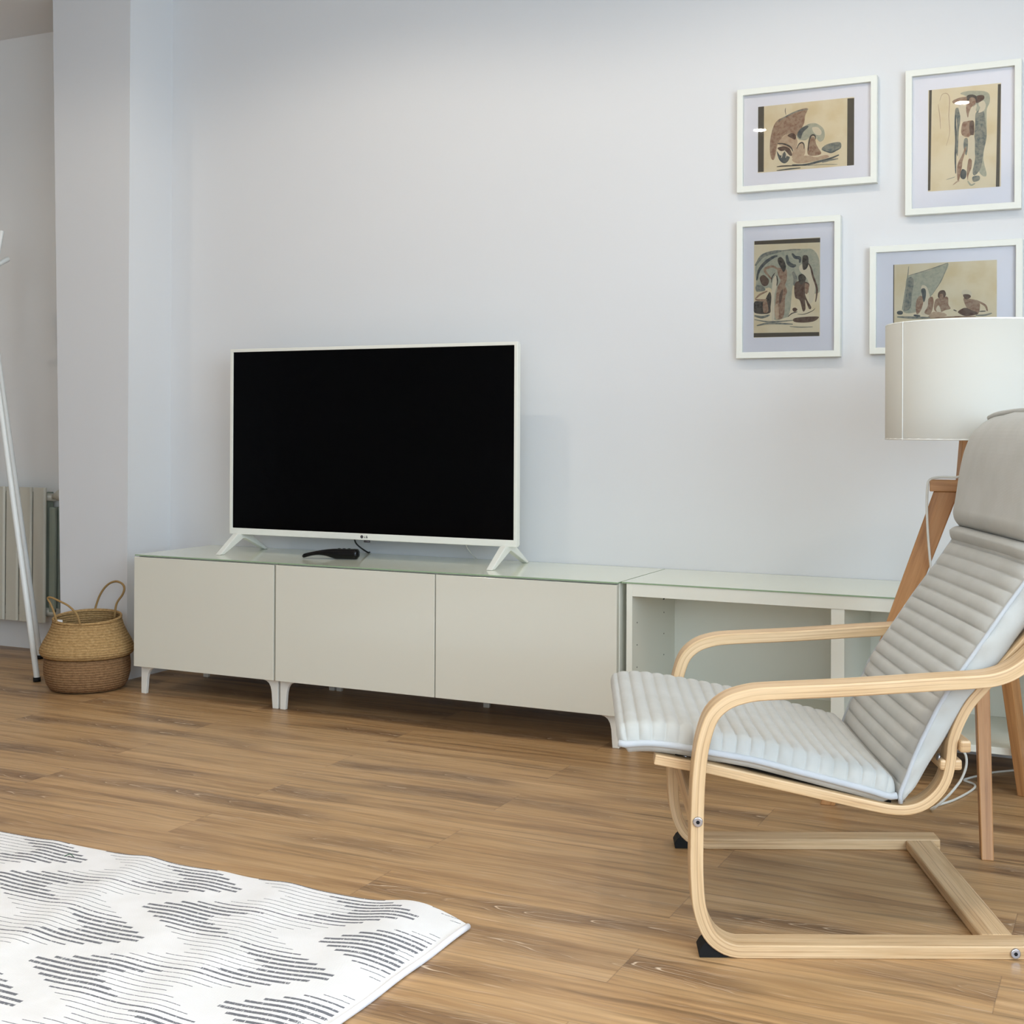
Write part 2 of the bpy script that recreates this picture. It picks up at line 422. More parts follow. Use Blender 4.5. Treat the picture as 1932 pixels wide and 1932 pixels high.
def beam(name, p0, p1, w0, w1, d0, d1, side, parent, m, bev=.002):
    """tapered rectangular bar from p0 to p1; w measured along 'side', d along the other; ends horizontal"""
    p0, p1, side = Vector(p0), Vector(p1), Vector(side).normalized()
    ax = (p1-p0).normalized(); oth = side.cross(Vector((0, 0, 1))).normalized()
    V = []; N = 12
    for i in range(N+1):
        f = i/N; p = p0.lerp(p1, f); w_ = (w0+(w1-w0)*f)/2; d_ = (d0+(d1-d0)*f)/2
        V += [p+side*w_+oth*d_, p-side*w_+oth*d_, p-side*w_-oth*d_, p+side*w_-oth*d_]
    F, UV = [], []; L = (p1-p0).length
    for i in range(N):
        for k in range(4):
            a, b = i*4+k, i*4+(k+1) % 4; c, d = (i+1)*4+(k+1) % 4, (i+1)*4+k
            F.append((a, b, c, d)); v0 = k*.1; UV.append(((L*i/N, v0), (L*i/N, v0+.04), (L*(i+1)/N, v0+.04), (L*(i+1)/N, v0)))
    F.append((3, 2, 1, 0)); UV.append(((0, 0), (.01, 0), (.01, .01), (0, .01)))
    n = N*4; F.append((n, n+1, n+2, n+3)); UV.append(((0, 0), (.01, 0), (.01, .01), (0, .01)))
    me = bpy.data.meshes.new(name); me.from_pydata([tuple(v) for v in V], [], F)
    uvl = me.uv_layers.new(name='UVMap'); k = 0
    for f in UV:
        for c in f: uvl.data[k].uv = c; k += 1
    bm = bmesh.new(); bm.from_mesh(me); bmesh.ops.recalc_face_normals(bm, faces=bm.faces); bm.to_mesh(me); bm.free()
    o = link(name, me, parent, m)
    if bev: bevel(o, bev)
    return o

# ------------------------------------------------------------------ room shell
T = .12
struct(mesh('floor', [(LX,.118,0),(LX,FY,0),(RX,FY,0),(RX,.118,0),(LX,.118,-.1),(LX,FY,-.1),(RX,FY,-.1),(RX,.118,-.1)],
            [(0,1,2,3),(7,6,5,4),(0,4,5,1),(1,5,6,2),(2,6,7,3),(3,7,4,0)], None, M_floor))
struct(boxes('ceiling', [(LX-T, RX+T, FY-T, .118+T, CEIL, CEIL+.12)], None, M_ceil))
PXR, PYF = -.185, -.235            # pillar: right side face and front face
struct(boxes('wall_back', [(PXR-.2, RX, 0, .24, -.1, CEIL)], None, M_wall))
V = []
for z, xl in ((0, -.503), (CEIL, -.566)):
    V += [(xl, PYF, z), (PXR, PYF, z), (PXR, .02, z), (xl, .02, z)]
struct(mesh('wall_pillar', V, [(3,2,1,0),(4,5,6,7),(0,1,5,4),(1,2,6,5),(2,3,7,6),(3,0,4,7)], None, M_wall))
struct(boxes('wall_recess', [(LX, PXR-.19, .118, .24, -.1, CEIL)], None, M_recess))
struct(boxes('wall_left', [(LX-T, LX, FY-T, .24, -.1, CEIL)], None, M_wall))
def holed(name, axis, at, lo, hi, wl, wh, zl, zh):
    L = [(lo, wl, -.1, CEIL), (wh, hi, -.1, CEIL), (wl, wh, -.1, zl), (wl, wh, zh, CEIL)]
    if axis == 'x': b = [(at, at+T, a, c, z0, z1) for a, c, z0, z1 in L]
    else: b = [(a, c, at-T, at, z0, z1) for a, c, z0, z1 in L]
    return struct(boxes(name, b, None, M_wall))
holed('wall_right', 'x', RX, FY-T, .24, -5.2, -2.2, .65, 2.35)
holed('wall_front', 'y', FY, LX, RX, 2.95, 4.75, .85, 2.35)
def window(name, axis, at, a0, a1, z0, z1, n):
    o = []
    f = .05
    seg = [(a0, a0+f, z0, z1), (a1-f, a1, z0, z1), (a0, a1, z0, z0+f), (a0, a1, z1-f, z1)]
    for k in range(1, n):
        c = a0+(a1-a0)*k/n; seg.append((c-.03, c+.03, z0, z1))
    for a, c, e, g_ in seg:
        o.append((at-.03, at+.03, a, c, e, g_) if axis == 'x' else (a, c, at-.03, at+.03, e, g_))
    return struct(boxes(name, o, None, M_frame))
window('window_1', 'x', RX-.0, -5.2, -2.2, .65, 2.35, 2)
window('window_2', 'y', FY-.0, 2.95, 4.75, .85, 2.35, 2)

# ------------------------------------------------------------------ ceiling downlights (two of them glint in the picture glass; some are added fill)
M_lamp = emit('downlight_lens', (1, .93, .82, 1), 130)
def downlight(x, y, label, first=None):
    t = thing('ceiling_downlight', label, 'ceiling light', (x, y, CEIL), 0, 'round recessed ceiling downlights')
    if first is None:
        a = lathe('trim_ring', [(.034, -.001), (.034, -.004), (.050, -.004), (.053, 0), (.034, 0)], t, M_frame, 40)
        b = cyl('lens', (0, 0, -.0022), (0, 0, -.0006), .034, None, t, M_lamp, 32)
    else:
        for ch in first.children:
            c = ch.copy(); COL.objects.link(c); c.parent = t
    l = bpy.data.lights.new('downlight_beam', 'SPOT'); l.energy = DL; l.color = (1, .89, .75); l.shadow_soft_size = .030
    near = y > -2; l.spot_size = R(164 if near else 128); l.spot_blend = .35 if near else 1
    l.energy = DL*(1.75 if not near else (.35 if x < 0 else .68))
    lo = bpy.data.objects.new('downlight_beam', l); COL.objects.link(lo); lo.location = (x, y, CEIL-.0025)
    return t
DL = 40
d0 = downlight(1.29, -3.11, 'ceiling downlight in the second row, left of centre')
downlight(2.364, -2.936, 'ceiling downlight in the second row, right of centre', d0)
downlight(.90, -1.12, 'ceiling downlight nearest the television wall, above the television', d0)
downlight(2.25, -1.12, 'ceiling downlight nearest the television wall, above the pictures', d0)
downlight(-.30, -3.11, 'ceiling downlight in the second row, far left', d0)
downlight(3.5, -5.4, 'added ceiling downlight behind the camera, right, fill for the foreground', d0)  # invented fill lamp, brightens the floor and rug in the foreground
downlight(1.3, -5.4, 'added ceiling downlight behind the camera, left, fill for the foreground', d0)  # its invented partner, same foreground fill, set back clear of the picture glass
downlight(-.75, -1.6, 'added ceiling downlight above the basket and coat stand, fill for the left side', d0)  # added fill, evens out the darker pillar and recess side
downlight(3.6, -1.6, 'ceiling downlight nearest the right window', d0)

# ------------------------------------------------------------------ media cabinets
def leg(name, x, y, flip, parent, depth=.013):
    """white leg with a flared top; flip=+1 flares to the right"""
    pts = [(0, 0), (.0, .1), (.068, .1), (.062, .0925), (.047, .0890), (.037, .0825), (.030, .071), (.0260, .054), (.0215, .0)]
    V = [(x+flip*a, y-depth/2, z) for a, z in pts]+[(x+flip*a, y+depth/2, z) for a, z in pts]
    n = len(pts); F = [tuple(range(n)), tuple(range(n, 2*n))[::-1]]+[(i, (i+1) % n, n+(i+1) % n, n+i) for i in range(n)]
    return bevel(mesh(name, V, F, parent, M_leg), .0015)
def carcass(x0, x1, yf, parent, th=.018, top=.036, closed=True):
    L = [(x0, x0+th, yf, -.004, .10, .482), (x1-th, x1, yf, -.004, .10, .482),
         (x0+th, x1-th, yf, -.004, .10, .10+th), (x0+th, x1-th, yf, -.004, .482-top, .482),
         (x0+th, x1-th, -.016, -.008, .10+th, .482-top)]
    return boxes('carcass', L, parent, M_carc, .0008)
c1 = thing('media_cabinet', 'single-door glossy white cabinet at the far left end of the low row, beside the basket', 'cabinet', (0, 0, 0))
carcass(.016, .603, -.40, c1)
bevel(boxes('door', [(.012, .6005, -.42, -.402, .098, .478)], c1, M_gloss), .0012)
for x, f in ((.022, 1), (.600, -1)):
    for y in (-.386, -.05): leg('leg', x, y, f, c1)
c2 = thing('media_cabinet', 'double-door glossy white cabinet in the middle of the row, under the television', 'cabinet', (0, 0, 0))
carcass(.607, 1.806, -.40, c2)
bevel(boxes('door', [(.6085, 1.2035, -.42, -.402, .098, .478)], c2, M_gloss), .0012)
bevel(boxes('door', [(1.2075, 1.804, -.42, -.402, .098, .478)], c2, M_gloss), .0012)
for x, f in ((.6085, 1), (1.803, -1)):
    for y in (-.386, -.05): leg('leg', x, y, f, c2)
leg('leg', 1.195, -.06, 1, c2)
c3 = thing('open_media_cabinet', 'open-fronted white cabinet with a middle divider, behind the armchair', 'cabinet', (0, 0, 0))
carcass(1.826, 3.03, -.40, c3)
boxes('divider', [(2.414, 2.450, -.398, -.018, .118, .446)], c3, M_carc, .0008)
hl = []
for xx, sg in ((1.8445, 1), (2.4135, -1)):
    for yy in (-.36, -.12):
        for zz in (.235, .30, .365):
            hl.append((xx, xx+.0006*sg, yy-.0018, yy+.0018, zz-.0018, zz+.0018) if sg > 0 else (xx+.0006*sg, xx, yy-.0018, yy+.0018, zz-.0018, zz+.0018))
hl += [(1.8445, 1.8455, -.128, -.116, .405, .417)]
for h_ in hl: boxes('shelf_pin_hole', [h_], c3, M_holes)
for x, f in ((1.832, 1), (3.02, -1)):
    for y in (-.380, -.05): leg('leg', x, y, f, c3, .03)
leg('leg', 2.42, -.06, 1, c3)
def glass(name, x0, x1, yf, label):
    o = boxes(name, [(x0, x1, yf, -.002, .4825, .4865)], None, [M_gtop, M_gedge])
    for p in o.data.polygons:
        if abs(p.normal.z) < .5: p.material_index = 1
    return tag(o, label, 'glass top')
glass('glass_top', .016, 1.808, -.421, 'long pale green tinted glass top under the television')
glass('glass_top', 1.812, 3.03, -.402, 'pale green tinted glass top on the open cabinet behind the armchair')

# ------------------------------------------------------------------ television
tv = thing('television', 'white framed flat television with black screen on the cabinet', 'television', (.8115, -.191, .4866))
SX0, SX1, SZ0, SZ1 = -.5535, .5535, .0865, .7095
def ring(name, x0, x1, z0, z1, ix0, ix1, iz0, iz1, y0, y1, parent, m, bev):
    return bevel(boxes(name, [(x0, ix0, y0, y1, z0, z1), (ix1, x1, y0, y1, z0, z1), (ix0, ix1, y0, y1, z0, iz0), (ix0, ix1, y0, y1, iz1, z1)], parent, m), bev)
def framering(name, x0, x1, z0, z1, ix0, ix1, iz0, iz1, y0, y1, parent, m, bev=.001, lip=0):
    o = [(x0, z0), (x1, z0), (x1, z1), (x0, z1)]; i = [(ix0, iz0), (ix1, iz0), (ix1, iz1), (ix0, iz1)]
    V = [(a, y0, b) for a, b in o]+[(a, y0, b) for a, b in i]+[(a, y1, b) for a, b in o]+[(a, y1, b) for a, b in i]
    F = []
    for k in range(4):
        j = (k+1) % 4
        F += [(k, j, 4+j, 4+k), (8+k, 12+k, 12+j, 8+j), (k, 8+k, 8+j, j), (4+k, 4+j, 12+j, 12+k)]
    return bevel(mesh(name, V, F, parent, m), bev)
framering('bezel', SX0-.012, SX1+.012, SZ0-.022, SZ1+.011, SX0, SX1, SZ0, SZ1, -.004, .012, tv, M_tvw, .0015)
boxes('screen', [(SX0-.001, SX1+.001, .0, .006, SZ0-.001, SZ1+.001)], tv, M_scr)
b = boxes('back_cover', [(SX0-.008, SX1+.008, .012, .030, SZ0-.020, SZ1+.008), (-.42, .42, .030, .062, SZ0-.012, .42)], tv, M_tvw)
bevel(b, .004)
for s in (-1, 1):
    V = []
    xc = s*.525
    prof_o = [(-.118, 0), (-.100, 0), (.012-.004, .052), (.012+.018, .054), (.138, 0), (.155, 0), (.05, .073), (-.02, .073)]
    prof_o = [(-.122, .0005), (-.098, .0005), (.012, .050), (.022, .050), (.140, .0005), (.158, .0005), (.048, .067), (-.022, .067)]
    for x in (xc-.011, xc+.011):
        for y, z in prof_o: V.append((x, y, z))
    # drop toward the feet: slim blades
    n = 8; F = [tuple(range(n)), tuple(range(n, 2*n))[::-1]]+[(i, (i+1) % n, n+(i+1) % n, n+i) for i in range(n)]
    bevel(mesh('stand_foot', V, F, tv, M_tvw), .0025)
tube('power_button', [(-.005, -.001, SZ0-.026), (.016, -.001, SZ0-.026)], .004, tv, M_logo, 8, 2)
# logo
g0 = (-.012, -.0046)
cyl('logo_emblem', (-.013, -.0042, SZ0-.011), (-.013, -.0048, SZ0-.011), .0055, None, tv, M_logo, 24)
lz = SZ0-.0145
L_ = [(-.004, -.0025, lz, lz+.007), (-.004, .001, lz, lz+.0015), (.0035, .005, lz, lz+.007), (.0035, .0095, lz+.0055, lz+.007),
      (.0035, .0095, lz, lz+.0015), (.008, .0095, lz, lz+.0038), (.0062, .0095, lz+.0025, lz+.0038)]
boxes('logo_letters', [(a, b_, -.0048, -.0042, c, d) for a, b_, c, d in L_], tv, M_logo)

tag(tube('television_cable', [(.739, -.15, .556), (.727, -.12, .533), (.715, -.07, .512), (.713, -.02, .4915), (.713, -.006, .4905)], .0028, None, M_bcable, 10),
    'thin black cable drooping from under the television', 'cable')
tag(tube('aerial_cable', [(1.168, -.150, .560), (1.16, -.12, .535), (1.15, -.06, .505), (1.14, -.012, .4885)], .0012, None, M_cable, 8),
    'thin white wire hanging behind the television by its right foot', 'cable')

# ------------------------------------------------------------------ remote (curved black handset)
def remote():
    rt_ = thing('remote_control', 'curved glossy black remote lying on the glass top below the television', 'remote', (.705, -.242, .4866), math.atan2(.055, .18))
    V, F = [], []; N, Sg = 36, 20
    for i in range(N+1):
        f = i/N; x = -.099+.198*f
        lo = max(.0006, .013*math.sin(math.pi*min(f/.60, 1)) if f < .60 else .0006)
        hi = .016+.020*math.sin(math.pi*.5*min(f/.66, 1))
        w_ = .011+.009*min(1, f*1.6)
        e = 1
        if f < .06: e = math.sqrt(max(0, 1-(1-f/.06)**2))*.7+.3
        if f > .95: e = math.sqrt(max(0, 1-((f-.95)/.05)**2))*.5+.5
        cz = (lo+hi)/2; hz = (hi-lo)/2*e
        for k in range(Sg):
            a = 2*math.pi*k/Sg; c, s_ = math.cos(a), math.sin(a)
            V.append((x, w_*e*math.copysign(abs(c)**.7, c), cz+hz*math.copysign(abs(s_)**.7, s_)))
    for i in range(N):
        for k in range(Sg): F.append((i*Sg+k, i*Sg+(k+1) % Sg, (i+1)*Sg+(k+1) % Sg, (i+1)*Sg+k))
    F.append(tuple(range(Sg))[::-1]); F.append(tuple(N*Sg+k for k in range(Sg)))
    mesh('body', V, F, rt_, M_blk, True)
    B = []
    for i in range(3):
        cyl('button', (.03+.017*i, 0, .0345), (.03+.017*i, 0, .0372), .0052, .0046, rt_, M_blk, 16)
remote()

# ------------------------------------------------------------------ pictures
GX, GH = .4228, .3174
#ART0
ART = {
 '1': [
  ('r','s',[(2.1053,1.9246),(2.1236,1.9244),(2.1234,1.721),(2.1054,1.7212)]),
  ('r','s',[(2.3765,1.9196),(2.3968,1.9188),(2.3964,1.7162),(2.3761,1.7167)]),
  ('p','n',[(2.1423,1.783),(2.1433,1.8159),(2.1515,1.8528),(2.1657,1.8749),(2.194,1.8862),(2.2269,1.8993),(2.2572,1.9021),(2.2503,1.8807),(2.2469,1.8577),(2.2341,1.8356),(2.2248,1.8225),(2.2107,1.8285),(2.1895,1.8281),(2.1754,1.8153),(2.166,1.7997),(2.1566,1.7583),(2.1471,1.7591)]),
  ('s','b',[(2.1657,1.8702),(2.194,1.8851),(2.2269,1.897),(2.2595,1.8995)],0.004),
  ('s','k',[(2.1904,1.91),(2.1893,1.9008),(2.1917,1.8888)],0.0018),
  ('p','g',[(2.2248,1.8225),(2.2364,1.8424),(2.2597,1.8541),(2.2829,1.8542),(2.3037,1.8383),(2.3095,1.8193),(2.3061,1.8034),(2.2946,1.7975),(2.283,1.8102),(2.2737,1.8203),(2.2622,1.8121),(2.2506,1.8061),(2.2319,1.8102)]),
  ('p','e',[(2.226,1.8247),(2.2364,1.8424),(2.2551,1.8499),(2.2597,1.8448),(2.2435,1.8301),(2.2365,1.8121)]),
  ('p','w',[(2.2713,1.8414),(2.2875,1.8422),(2.2991,1.8295),(2.2969,1.8181),(2.2807,1.822)]),
  ('p','l',[(2.166,1.8044),(2.1848,1.8238),(2.2037,1.8315),(2.2225,1.818),(2.2272,1.7989),(2.2179,1.7811),(2.1991,1.7874),(2.1755,1.7966)]),
  ('p','d',[(2.1966,1.8251),(2.2107,1.832),(2.2225,1.8227),(2.2202,1.8112),(2.2084,1.817)]),
  ('s','k',[(2.166,1.8044),(2.1873,1.8002),(2.2062,1.7891),(2.2133,1.7745)],0.005),
  ('p','l',[(2.211,1.756),(2.2133,1.7768),(2.2249,1.7875),(2.2366,1.8004),(2.2483,1.7901),(2.2507,1.7736),(2.2461,1.76),(2.2297,1.7544)]),
  ('s','k',[(2.225,1.7828),(2.2319,1.7962),(2.2413,1.8),(2.2471,1.7925),(2.2472,1.7808)],0.004),
  ('p','n',[(2.26,1.7611),(2.2576,1.7822),(2.2622,1.8051),(2.2737,1.8156),(2.2807,1.8057),(2.2831,1.7939),(2.2901,1.7794),(2.2994,1.7624),(2.2832,1.7568)]),
  ('s','k',[(2.26,1.7727),(2.2622,1.8004),(2.2691,1.8184),(2.2795,1.8174),(2.2819,1.8056)],0.005),
  ('p','d',[(2.166,1.7903),(2.1849,1.7934),(2.2038,1.7847),(2.2109,1.7653),(2.2039,1.7636),(2.1897,1.7789),(2.1755,1.7801)]),
  ('p','e',[(2.1637,1.7812),(2.1756,1.766),(2.1897,1.7789),(2.1945,1.7644),(2.2039,1.7589),(2.1969,1.7455),(2.1851,1.7418),(2.1709,1.7547)]),
  ('s','w',[(2.1755,1.7801),(2.1803,1.7703),(2.178,1.7588)],0.003),
  ('s','w',[(2.1873,1.7814),(2.1933,1.7692),(2.191,1.7577)],0.003),
  ('p','l',[(2.211,1.7513),(2.2297,1.7591),(2.26,1.7588),(2.2832,1.7522),(2.3132,1.7565),(2.3224,1.7488),(2.2902,1.7423),(2.2601,1.7379),(2.2251,1.7384)]),
  ('p','b',[(2.3005,1.7761),(2.3131,1.7866),(2.336,1.7915),(2.3565,1.7896),(2.3577,1.7734),(2.3429,1.7655),(2.3246,1.7625),(2.3062,1.7687)]),
  ('s','e',[(2.3062,1.771),(2.3292,1.7621),(2.352,1.7716)],0.004),
  ('s','e',[(2.2111,1.7349),(2.2508,1.7317),(2.2902,1.7377),(2.3247,1.744),(2.3521,1.7532)],0.007),
  ('s','b',[(2.3018,1.7344),(2.3247,1.7394),(2.3498,1.7419)],0.005),
  ('s','k',[(2.1639,1.733),(2.1875,1.7334),(2.2368,1.7305)],0.004),
  ('s','e',[(2.1639,1.7212),(2.2017,1.7229),(2.2369,1.7235)],0.004),
  ('s','b',[(2.2601,1.7286),(2.3064,1.7282),(2.3476,1.7248)],0.002),
 ],
 '2': [
  ('r','s',[(2.6114,1.9209),(2.6188,1.9206),(2.6155,1.6269),(2.6073,1.627)]),
  ('r','s',[(2.7997,1.9159),(2.81,1.9159),(2.8047,1.6217),(2.795,1.622)]),
  ('s','l',[(2.6409,1.8843),(2.6477,1.9027),(2.6614,1.9036),(2.6683,1.8862),(2.6661,1.8388),(2.6686,1.791),(2.6596,1.7537)],0.0022),
  ('s','l',[(2.6363,1.8752),(2.641,1.8413),(2.6434,1.8029)],0.002),
  ('p','g',[(2.6977,1.8998),(2.7157,1.905),(2.7493,1.9025),(2.7738,1.894),(2.7783,1.87),(2.7695,1.8427),(2.7697,1.7815),(2.761,1.7117),(2.7701,1.6591),(2.7523,1.6653),(2.7387,1.7136),(2.7384,1.808),(2.7428,1.8407),(2.7338,1.8557),(2.7158,1.8884)]),
  ('p','b',[(2.7406,1.8409),(2.7606,1.8436),(2.7674,1.8052),(2.7698,1.7697),(2.761,1.7234),(2.7544,1.6816),(2.7389,1.6616),(2.7321,1.6716),(2.7387,1.7136),(2.7363,1.7657),(2.7384,1.808)]),
  ('p','w',[(2.7517,1.8539),(2.7472,1.8638),(2.7516,1.8728),(2.7628,1.8716),(2.7673,1.8571),(2.7606,1.8436),(2.7473,1.8402)]),
  ('s','e',[(2.6854,1.8559),(2.6844,1.8132),(2.6868,1.7655),(2.6847,1.7182),(2.6859,1.6706)],0.006),
  ('p','b',[(2.6842,1.856),(2.6956,1.8549),(2.6979,1.8214),(2.6935,1.7886),(2.6914,1.7223),(2.6869,1.7417),(2.6889,1.8128)]),
  ('p','n',[(2.6751,1.8784),(2.6887,1.8865),(2.7067,1.8893),(2.7202,1.8879),(2.7203,1.8784),(2.7068,1.868),(2.691,1.8672)]),
  ('p','d',[(2.7427,1.8879),(2.7605,1.8884),(2.7628,1.8787),(2.7516,1.8704),(2.7405,1.8692)]),
  ('p','w',[(2.6933,1.8646),(2.7113,1.8651),(2.7293,1.8562),(2.7427,1.8643),(2.7383,1.8411),(2.7339,1.8179),(2.7024,1.8186),(2.6979,1.8357)]),
  ('p','n',[(2.7203,1.8808),(2.7292,1.8893),(2.7393,1.8788),(2.7383,1.8647),(2.7293,1.8586),(2.7226,1.8451),(2.7182,1.8289),(2.7136,1.8578)]),
  ('p','k',[(2.7157,1.8907),(2.7292,1.894),(2.7415,1.888),(2.7416,1.8738),(2.736,1.8839),(2.7247,1.8851),(2.7192,1.8714)]),
  ('p','n',[(2.7036,1.8138),(2.716,1.8185),(2.7339,1.8179),(2.7362,1.7964),(2.734,1.7777),(2.7184,1.7721),(2.7014,1.7831)]),
  ('p','d',[(2.725,1.8164),(2.735,1.8155),(2.7352,1.78),(2.7273,1.776),(2.7228,1.7977)]),
  ('p','w',[(2.6958,1.7742),(2.7094,1.7706),(2.7072,1.7399),(2.7005,1.7168),(2.6937,1.7174)]),
  ('p','w',[(2.7206,1.7695),(2.7363,1.7728),(2.7376,1.7255),(2.732,1.7),(2.7208,1.7151)]),
  ('p','b',[(2.7094,1.7682),(2.7184,1.7674),(2.7185,1.739),(2.714,1.7204),(2.7072,1.7447)]),
  ('p','n',[(2.7117,1.7443),(2.714,1.737),(2.705,1.707),(2.7028,1.6882),(2.6962,1.6555),(2.6917,1.6464),(2.6893,1.6703),(2.6915,1.6986),(2.7027,1.7214)]),
  ('p','n',[(2.7208,1.708),(2.7298,1.7049),(2.7287,1.6837),(2.7209,1.663),(2.7187,1.649),(2.7164,1.6729)]),
  ('p','e',[(2.7029,1.6811),(2.7141,1.6754),(2.7142,1.6588),(2.7075,1.6523),(2.6984,1.6601)]),
  ('s','l',[(2.6781,1.6379),(2.6894,1.6465),(2.6962,1.6484)],0.004),
  ('s','g',[(2.7187,1.6466),(2.7277,1.6341),(2.7389,1.638)],0.005),
  ('s','b',[(2.6599,1.6548),(2.6712,1.6575),(2.6848,1.6611)],0.0015),
  ('p','b',[(2.7322,1.6574),(2.75,1.6584),(2.7501,1.6466),(2.7344,1.6431)]),
 ],
 '3': [
  ('r','s',[(2.0954,1.5113),(2.2984,1.5078),(2.298,1.4944),(2.0954,1.4985)]),
  ('r','s',[(2.0941,1.2264),(2.2948,1.2241),(2.2949,1.2109),(2.0932,1.2134)]),
  ('p','g',[(2.0981,1.4288),(2.1148,1.4658),(2.1577,1.4776),(2.1908,1.4769),(2.2378,1.4779),(2.275,1.4712),(2.2936,1.4377),(2.2961,1.3774),(2.2962,1.345),(2.2615,1.3441),(2.2194,1.3809),(2.2057,1.288),(2.1893,1.2699),(2.1537,1.271),(2.1486,1.3605),(2.1032,1.353),(2.1007,1.3862)]),
  ('p','g',[(2.2425,1.4729),(2.2703,1.4761),(2.2889,1.4565),(2.296,1.4237),(2.2962,1.3497),(2.28,1.355),(2.2752,1.4108),(2.2565,1.4489)]),
  ('s','e',[(2.1031,1.3884),(2.1102,1.4188),(2.1292,1.4414),(2.153,1.4567),(2.1673,1.4606)],0.01),
  ('s','b',[(2.0981,1.4336),(2.1196,1.4608),(2.1482,1.471),(2.179,1.4741)],0.011),
  ('s','b',[(2.179,1.4752),(2.2144,1.4768),(2.2378,1.4755)],0.004),
  ('s','e',[(2.1956,1.4615),(2.2004,1.4378),(2.2145,1.4278),(2.2239,1.4296)],0.012),
  ('s','e',[(2.2121,1.4653),(2.2215,1.4531),(2.2355,1.45),(2.2356,1.436)],0.01),
  ('s','b',[(2.2146,1.4091),(2.2217,1.3901),(2.2195,1.3669)],0.012),
  ('p','d',[(2.1127,1.3951),(2.1246,1.4039),(2.1414,1.3867),(2.1343,1.3705),(2.1199,1.3735)]),
  ('p','b',[(2.1007,1.372),(2.1199,1.3711),(2.1296,1.3566),(2.1032,1.3541)]),
  ('s','g',[(2.1986,1.2929),(2.2008,1.3232),(2.2078,1.344)],0.014),
  ('p','k',[(2.0961,1.3225),(2.1249,1.3238),(2.1368,1.3422),(2.1439,1.3513),(2.1487,1.337),(2.1465,1.3065),(2.1418,1.2855),(2.0963,1.2894)]),
  ('s','n',[(2.0985,1.3295),(2.1201,1.3263),(2.1345,1.3281)],0.007),
  ('s','n',[(2.0985,1.3319),(2.1153,1.3454),(2.1367,1.3539)],0.006),
  ('p','n',[(2.1225,1.3192),(2.1345,1.3234),(2.1394,1.2927),(2.1251,1.2884)]),
  ('p','w',[(2.151,1.3698),(2.158,1.3977),(2.1651,1.395),(2.1652,1.3692),(2.1582,1.3366),(2.1585,1.2709),(2.1502,1.2688)]),
  ('p','n',[(2.1674,1.4231),(2.1863,1.4198),(2.1958,1.4147),(2.1959,1.3866),(2.1912,1.3704),(2.1972,1.3514),(2.1914,1.3306),(2.1892,1.2886),(2.1822,1.2689),(2.1656,1.2683),(2.1608,1.2919),(2.163,1.3364),(2.1676,1.3644),(2.177,1.3828),(2.1698,1.4018)]),
  ('p','l',[(2.1584,1.3037),(2.1678,1.3128),(2.1726,1.2892),(2.1703,1.2693),(2.162,1.2696)]),
  ('p','d',[(2.1771,1.3499),(2.1842,1.3567),(2.1819,1.331),(2.1749,1.3125),(2.1725,1.3314)]),
  ('s','n',[(2.1722,1.4158),(2.1531,1.4285),(2.1293,1.4226),(2.1318,1.4107),(2.1485,1.3911)],0.008),
  ('p','k',[(2.1697,1.4535),(2.1791,1.4553),(2.1886,1.4431),(2.1934,1.4241),(2.1864,1.4104),(2.1769,1.425),(2.1685,1.4418)]),
  ('s','k',[(2.1651,1.3997),(2.1675,1.3832),(2.1652,1.3692)],0.004),
  ('s','k',[(2.1486,1.3793),(2.1509,1.3957),(2.1603,1.4093)],0.003),
  ('p','w',[(2.2379,1.4289),(2.2612,1.4301),(2.2706,1.4018),(2.28,1.3782),(2.2824,1.3549),(2.2756,1.3181),(2.264,1.3162),(2.2614,1.379),(2.2357,1.4104)]),
  ('p','k',[(2.2437,1.4519),(2.253,1.4584),(2.2612,1.451),(2.2612,1.4278),(2.2543,1.4153),(2.245,1.417)]),
  ('s','d',[(2.2624,1.4324),(2.2706,1.4157),(2.2753,1.3946),(2.287,1.3593),(2.2871,1.3362),(2.2837,1.3154)],0.006),
  ('p','d',[(2.2195,1.3669),(2.2311,1.3803),(2.2614,1.3743),(2.2638,1.3603),(2.2523,1.3422),(2.2593,1.321),(2.271,1.2997),(2.264,1.2953),(2.2523,1.3236),(2.2536,1.2957),(2.2455,1.289),(2.236,1.3219),(2.2219,1.3318)]),
  ('p','n',[(2.2521,1.3724),(2.2638,1.365),(2.2592,1.3419),(2.2522,1.3445)]),
  ('p','k',[(2.2311,1.3943),(2.2427,1.4019),(2.2544,1.3909),(2.2521,1.3794),(2.2428,1.3705),(2.2358,1.3731)]),
  ('p','d',[(2.2139,1.2971),(2.2221,1.3003),(2.2291,1.2942),(2.2221,1.2874),(2.2162,1.29)]),
  ('s','k',[(2.1998,1.273),(2.2127,1.2831),(2.2291,1.2872)],0.003),
  ('s','k',[(2.2292,1.2802),(2.2502,1.2795),(2.2733,1.288),(2.2826,1.2958)],0.002),
  ('p','d',[(2.2175,1.2666),(2.2385,1.2706),(2.2803,1.2715),(2.2942,1.2688),(2.2804,1.2576),(2.2502,1.2539),(2.2199,1.2572)]),
  ('s','b',[(2.0963,1.28),(2.1203,1.2744),(2.1442,1.2807)],0.008),
  ('s','b',[(2.0963,1.2681),(2.1443,1.2596),(2.2152,1.262)],0.004),
  ('s','b',[(2.1036,1.249),(2.1443,1.2549),(2.2152,1.2503)],0.006),
  ('s','b',[(2.2058,1.2436),(2.2386,1.2403),(2.2758,1.2404)],0.003),
 ],
 '4': [
  ('r','s',[(2.5116,1.4182),(2.5142,1.418),(2.5142,1.1433),(2.5113,1.1433)]),
